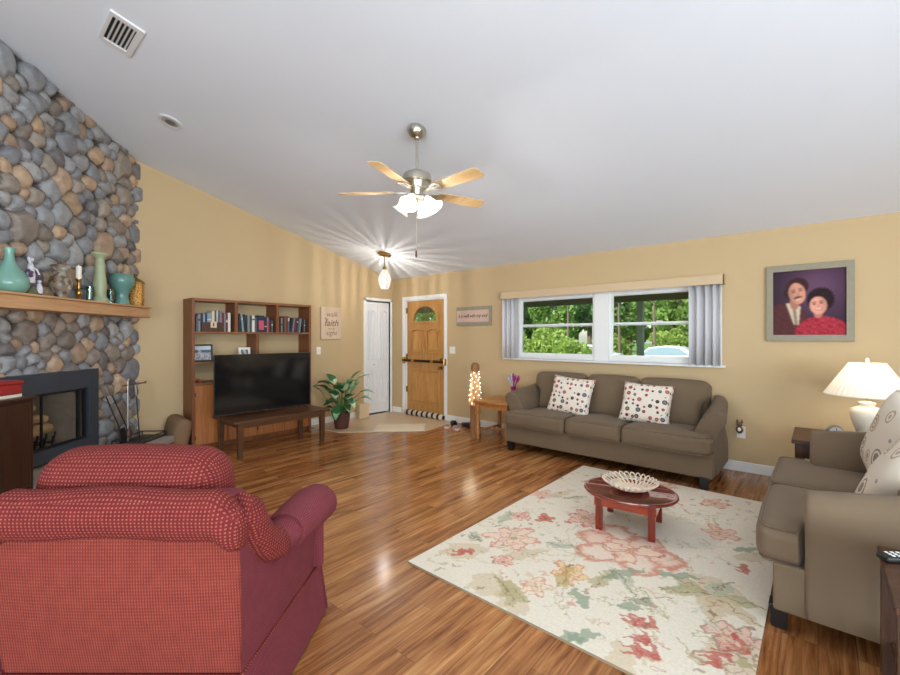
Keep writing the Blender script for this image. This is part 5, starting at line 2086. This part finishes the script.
# table at the loveseat's near arm, remote on it
t = thing('lamp_table', 'dark wooden table at the bottom right edge, beside the loveseat arm', 'side table', (.43, 2.12, 0))
MB().b2((-.255, -.27, .53), (.255, .24, .555)).build('top', 'walnut_dark', t, bevel=.004)
for sx in (-1, 1):
    for sy in (-.235, .205):
        MB().b2((sx * .225 - .022, sy - .022, 0), (sx * .225 + .022, sy + .022, .53)).build('leg', 'walnut_dark', t)
MB().b2((-.22, -.235, .20), (.22, .2, .22)).build('shelf', 'walnut_dark', t)
t = thing('remote_control', 'black remote control lying on the dark table at the right edge', 'remote control', (.245, 2.26, .556), math.radians(-52))
MB().soft((.05, .18, .022), .009, (0, 0, .0115)).build('body', 'tv_black', t)
m = MB()
for i in range(3):
    for j in range(6):
        m.box((-.014 + i * .014, -.06 + j * .02, .0235), (.008, .009, .002))
m.build('button', 'white_plastic', t)

# ------------------------------------------------------------------ vertical blinds
BL = thing('vertical_blinds', 'white vertical blinds drawn open to both sides under a cream valance', 'blinds', (0, 0, 0))
MB().b2((-3.50, YW - .10, 1.925), (-.73, YW - .088, 2.025)).b2((-3.50, YW - .10, 1.925), (-3.488, YW, 2.025)).b2((-.742, YW - .10, 1.925), (-.73, YW, 2.025)).b2((-3.49, YW - .09, 2.013), (-.74, YW, 2.025)).build('valance', 'valance', BL, bevel=.002)
MB().b2((-3.47, YW - .07, 1.965), (-.76, YW - .03, 1.99)).build('head_rail', 'white_plastic', BL)
rng = random.Random(6)
for i, x in enumerate([-3.445, -3.41, -3.37, -3.335, -3.29, -3.25] + [-1.03, -.995, -.955, -.915, -.875, -.84, -.80, -.77]):
    a = (1 if i % 2 else -1) * rng.uniform(.5, 1.0) + PI / 2
    m = MB()
    m.grid(lambda u, v: ((u - .5) * .085, .008 * math.cos((u - .5) * PI), 1.068 + v * .90), 6, 2)
    b_ = m.build('vane', 'vinyl_vane', BL, smooth=60)
    b_.location = (x, YW - .045, 0)
    b_.rotation_euler = (0, 0, a * .55 + .35)
    md = b_.modifiers.new('s', 'SOLIDIFY')
    md.thickness = .001

# ------------------------------------------------------------------ ceiling things
FX, FY = -2.546, 2.51
FZ = ceil_z(FY)
FN = thing('ceiling_fan', 'nickel ceiling fan with five light wood blades and lit glass shades', 'ceiling fan', (FX, FY, FZ))
tilt = math.atan(SL)
MB().lathe([(.075, .0), (.078, -.02), (.066, -.05), (.04, -.075), (.03, -.08)], seg=28, M=Matrix.Rotation(-tilt, 4, 'X')).build('canopy', 'brushed_nickel', FN, smooth=50)
MB().cyl((0, 0, -.06), (0, 0, -.36), .012, seg=12).ball((0, 0, -.07), .03).build('downrod', 'brushed_nickel', FN)
MB().lathe([(.02, -.345), (.06, -.355), (.115, -.385), (.122, -.41), (.122, -.445), (.10, -.46), (.09, -.50), (.06, -.505), (.05, -.56), (.065, -.575), (.055, -.60), (.0, -.60)], seg=32).build('motor', 'brushed_nickel', FN, smooth=40)
ZB = 2.593 - FZ
for k in range(5):
    a = math.radians(-144 + 72 * k)
    R = Matrix.Rotation(a, 4, 'Z') @ Matrix.Translation((0, 0, ZB)) @ Matrix.Rotation(math.radians(-12), 4, 'X')
    m = MB()
    ol = [(.20, -.045), (.24, -.055), (.55, -.066), (.64, -.066), (.665, -.05), (.665, .05), (.64, .066), (.55, .066), (.24, .055), (.20, .045)]
    m.shape([ol], .006, R)
    m.build('blade', 'blade_wood', FN, smooth=0, bevel=.001)
    m = MB()
    m.shape([[(.09, -.012), (.16, -.02), (.19, -.05), (.24, -.05), (.27, -.02), (.27, .02), (.24, .05), (.19, .05), (.16, .02), (.09, .012)],
             [(.185, -.02), (.23, -.03), (.245, -.012), (.19, -.008)], [(.185, .02), (.19, .008), (.245, .012), (.23, .03)]], .005, R @ Matrix.Translation((0, 0, -.007)))
    m.build('blade_iron', 'brushed_nickel', FN, smooth=0, bevel=.001)
for k in range(4):
    a = math.radians(20 + 90 * k)
    R = Matrix.Rotation(a, 4, 'Z') @ Matrix.Translation((.085, 0, -.585)) @ Matrix.Rotation(math.radians(-38), 4, 'Y')
    MB().tube([(.04 * math.cos(a), .04 * math.sin(a), -.56), (.075 * math.cos(a), .075 * math.sin(a), -.565), (.085 * math.cos(a), .085 * math.sin(a), -.585)], .010, 8).build('arm', 'brushed_nickel', FN)
    m = MB()
    m.lathe([(.022, .0), (.032, -.02), (.04, -.055), (.052, -.09), (.072, -.115), (.078, -.12), (.073, -.119), (.05, -.09)], seg=24, M=R)
    for f in [f for f in m.bm.faces if len(f.verts) > 4]:
        m.bm.faces.remove(f)
    m.build('shade', 'frosted_shade', FN, smooth=60)
    MB().ball((0, 0, -.06), .022, 10, M=R).build('bulb', 'bulb', FN)
    p = Matrix.Translation((FX, FY, FZ)) @ R @ Vector((0, 0, -.112))
    light('fan_bulb', 'POINT', p, 16, (1, .97, .93), shadow_soft_size=.035)
m = MB()
m.cyl((.012, -.02, -.60), (.012, -.02, -1.02), .0016, seg=6)
pc = m.build('pull_chain', 'brushed_nickel', FN)
MB().lathe([(.003, -1.02), (.007, -1.035), (.009, -1.07), (.006, -1.085)], (.012, -.02, 0), seg=10).build('chain_pull', 'walnut_dark', pc)

PX, PY = -5.10, 4.32
PZ = ceil_z(PY)
PD = thing('pendant_light', 'small clear glass pendant lit over the entry, throwing streaks of light', 'pendant lamp', (PX, PY, PZ))
MB().lathe([(.11, 0), (.112, -.012), (.09, -.02), (.03, -.03), (.015, -.045)], seg=8, M=Matrix.Rotation(-tilt, 4, 'X')).build('canopy', 'brass', PD)
MB().cyl((0, 0, -.03), (0, 0, -.20), .006, seg=8).lathe([(.012, -.2), (.03, -.21), (.034, -.235), (.024, -.25)], seg=12).build('stem', 'brass', PD)
rng = random.Random(9)
pf = [(.034, -.245), (.062, -.29), (.092, -.36), (.098, -.40), (.088, -.46), (.064, -.53), (.052, -.545)]
NSEG = 26
for k in range(NSEG):
    a0 = 2 * PI * k / NSEG
    wid = 2 * PI / NSEG * rng.uniform(.35, .75)
    m = MB()
    vs, fs = [], []
    for (r, z) in pf:
        vs += [(r * math.cos(a0), r * math.sin(a0), z), (r * math.cos(a0 + wid), r * math.sin(a0 + wid), z)]
    for i in range(len(pf) - 1):
        fs.append((2 * i, 2 * i + 1, 2 * i + 3, 2 * i + 2))
    m._add(vs, fs)
    r_ = m.build('glass_rib', 'pendant_rib', PD, smooth=0)
    md = r_.modifiers.new('s', 'SOLIDIFY')
    md.thickness = .006
m = MB()
m.lathe([(r * .97, z) for r, z in pf], seg=NSEG)
for f in [f for f in m.bm.faces if len(f.verts) > 4]:
    m.bm.faces.remove(f)
m.build('glass', 'clear_glass', PD, smooth=0)
MB().tube([(0, 0, -.25), (0, 0, -.30)], .014, 10).build('socket', 'brass', PD)
MB().ball((0, 0, -.36), (.016, .016, .032), 12).build('bulb', 'bulb', PD)
light('pendant_bulb', 'POINT', (PX, PY, PZ - .42), 25, (1, .93, .84), shadow_soft_size=.008)

# air vent on the slope
VT = thing('ceiling_vent', 'white louvred air vent in the sloping ceiling', 'vent')
VT.location = (-3.80, .755, ceil_z(.755))
VT.rotation_euler = (-tilt, 0, 0)
MB().shape([rect(-.20, -.10, .20, .105), rect(-.155, -.075, .155, .065)], .016, Matrix.Translation((0, 0, -.006))).build('frame', 'vent_white', VT, smooth=0, bevel=.003)
MB().b2((-.155, -.075, -.002), (.155, .065, .0)).build('duct_shade', 'dark_void', VT, smooth=0)  # thin dark sheet; the shade of the open duct put into its colour
for k in range(5):
    MB().box((0, -.052 + k * .026, -.006), (.31, .013, .003), rot=(math.radians(35), 0, 0)).build('louvre', 'vent_white', VT, smooth=0)
CN = thing('recessed_light', 'unlit round recessed downlight in the ceiling beside the fireplace', 'downlight')
CN.location = (-4.645, 1.30, ceil_z(1.30))
CN.rotation_euler = (-tilt, 0, 0)
MB().lathe([(.075, -.004), (.098, -.002), (.10, -.010), (.092, -.016), (.072, -.014), (.075, -.004)], seg=32).build('trim_ring', 'vent_white', CN, smooth=40)
MB().lathe([(.072, -.012), (.06, -.0025), (0, -.0022)], seg=32).build('reflector', 'can_inner', CN)
MB().lathe([(.05, -.004), (.045, -.012), (0, -.018)], (-.004, .004, 0), seg=24).build('lens', 'can_lens', CN)

# ------------------------------------------------------------------ outdoors
GZ = -.52
o = MB().b2((-120, YW + .6, GZ - .1), (80, 140, GZ)).build('lawn', 'grass', smooth=0)
struct(o)
o = MB().b2((-80, 22.5, GZ - .05), (60, 27.5, GZ + .01)).build('road', 'asphalt', smooth=0)
struct(o)
struct(MB().b2((-9, YW + .17, GZ), (2, 7.6, -.02)).build('porch_slab', 'asphalt', smooth=0))
struct(MB().b2((-9, YW + .16, 2.30), (2.0, 7.9, 2.42)).build('porch_roof', 'porch_wood', smooth=0))
t = thing('porch_beam', 'weathered porch beam across the top of the window view', 'beam', (-3.4, 7.55, 1.985))
MB().b2((-4.6, -.06, 0), (4.8, .06, .23)).build('timber', 'porch_wood', t, bevel=.01)
t = thing('porch_post', 'grey green wooden porch post outside the right window', 'post', (-2.26, 7.5, -.02))
MB().b2((-.05, -.05, 0), (.05, .05, 2.0)).build('shaft', 'porch_post', t, bevel=.006)
MB().b2((-.085, -.085, 0), (.085, .085, .1)).build('plinth', 'porch_post', t, bevel=.006)


def car(name, label, loc, rz, col):
    t = thing(name, label, 'car', loc, rz)
    side = [(-2.2, .35), (-2.25, .62), (-2.1, .82), (-1.5, .9), (-1.05, .95), (-.55, 1.36), (.3, 1.46), (1.0, 1.38), (1.6, .98), (2.1, .9), (2.22, .6), (2.2, .35)]
    MB().shape([side], 1.62, MXZ(0), bevel=.06).build('body', col, t, smooth=40)
    gl = [(-.92, .96), (-.5, 1.30), (.3, 1.39), (.92, 1.32), (1.38, .98)]
    MB().shape([gl], 1.66, MXZ(0)).build('side_window', 'car_glass', t, smooth=0)
    for x in (-1.4, 1.4):
        for y in (-.72, .72):
            w = MB().cyl((x, y - .1, .33), (x, y + .1, .33), .33, seg=22).build('wheel', 'tire', t)
            MB().cyl((x, y - .105, .33), (x, y + .105, .33), .19, seg=16).build('hubcap', 'chrome', w)
    return t


car('car', 'white car parked outside, seen in the right window', (-6.4, 25.2, GZ), .05, 'car_white')
car('car', 'white car parked outside, half hidden behind the window mullion and a bush', (-10.95, 25.4, GZ), .05, 'car_white')


def crown_mesh(seed, n, size, rx, rz, zc, clumps):
    rng = np.random.default_rng(seed)
    m = MB()
    cl = []
    for _ in range(clumps):
        d = rng.normal(size=3)
        d /= np.linalg.norm(d)
        q = d * rng.uniform(.35, .95)
        cl.append((q[0] * rx, q[1] * rx, zc + q[2] * rz, rng.uniform(.28, .5) * rx))
    for k in range(n):
        c = cl[k % clumps]
        d = rng.normal(size=3)
        d /= np.linalg.norm(d)
        p = Vector((c[0], c[1], c[2])) + Vector(d) * c[3] * rng.uniform(.6, 1.0)
        a = Vector(rng.normal(size=3)).normalized()
        b = a.cross(Vector(rng.normal(size=3))).normalized()
        s = size * rng.uniform(.6, 1.3)
        vs = [p - a * s, p - b * s * .55 + a * s * .1, p + a * s, p + b * s * .55 + a * s * .1]
        m._add(vs, [(0, 1, 2, 3)])
    return m


def tree(name, label, mat, trunk_r, trunk_h, seed, n, size, rx, rz, zc, clumps, loc):
    t = thing(name, label, 'tree', loc, 0, 'trees across the road')
    MB().tube([(0, 0, 0), (.1, .05, trunk_h * .4), (.02, .1, trunk_h * .75), (.08, 0, trunk_h)], [trunk_r * 1.25, trunk_r, trunk_r * .85, trunk_r * .5], 10).build('trunk', 'bark', t)
    crown_mesh(seed, n, size, rx, rz, zc, clumps).build('crown', mat, t, smooth=0)
    return t


protos = [tree('tree', '', 'leaves_mid', .2, 5.0, 1, 3000, .24, 2.0, 2.7, 3.6, 26, (0, 0, GZ)),
          tree('tree', '', 'leaves_dark', .24, 7.0, 2, 3000, .22, 1.8, 3.4, 4.3, 26, (0, 0, GZ)),
          tree('bush', '', 'leaves_bright', .08, 1.2, 3, 2600, .15, 1.6, 1.15, 1.1, 24, (0, 0, GZ)),
          tree('pine', '', 'leaves_mid', .075, 8.6, 4, 700, .22, .8, 1.5, 7.6, 12, (0, 0, GZ))]
protos[3].children[0].data.materials[0] = MATS['pale_bark']
kinds = ['leafy green tree', 'dark green tree', 'bright green bush', 'slender pine with a bare pale trunk']
rng = random.Random(31)
used = [False] * 4
spots = [(2, -9.3, 20.6, .8)]
for i, x in enumerate((-29.5, -20.6, -16.2, -11.6, -7.2, -2.8)):
    spots.append((2, x, 30.5 + (i % 2) * .8, 1.0 + .1 * ((i * 7) % 3 - 1)))
for i, x in enumerate((-34, -23.6, -18.4, -13.2, -8.0, -2.8)):
    spots.append((i % 2, x, 36 + (i % 2) * 1.0, .9 + .08 * ((i * 5) % 3)))
for i, x in enumerate((-31, -25.4, -19.8, -14.2, -8.6, -3.0)):
    spots.append(((i + 1) % 2, x, 43.5, 1.0 + .05 * ((i * 5) % 3)))
for i, x in enumerate((-46, -37.5, -29.8, -22.1, -14.4, -6.7)):
    spots.append((i % 2, x, 53.0, 1.36 + .06 * ((i * 5) % 3)))
for (x, y) in ((-13.5, 28.4), (-9.9, 28.6), (-7.6, 28.2)):
    spots.append((3, x, y, 1.0))
cnt = {}
for (k, x, y, s) in spots:
    if not used[k]:
        o = protos[k]
        used[k] = True
    else:
        o = copy_tree(protos[k])
    o.location = (x, y, GZ)
    o.rotation_euler = (0, 0, rng.uniform(0, 6.28))
    o.scale = (s, s, s)
    row = 'nearest' if y < 22 else ('front' if y < 33 else ('middle' if y < 40 else ('back' if y < 48 else 'farthest')))
    cnt[(k, row)] = cnt.get((k, row), 0) + 1
    o['label'] = f'{kinds[k]}, {ORD[cnt[(k, row)] - 1]} from left in the {row} row outside' if row != 'nearest' else 'bright green bush on the lawn in front of the half hidden white car'
    o['group'] = 'bushes across the road' if k == 2 else 'trees across the road'
    if k == 2:
        o['category'] = 'bush'
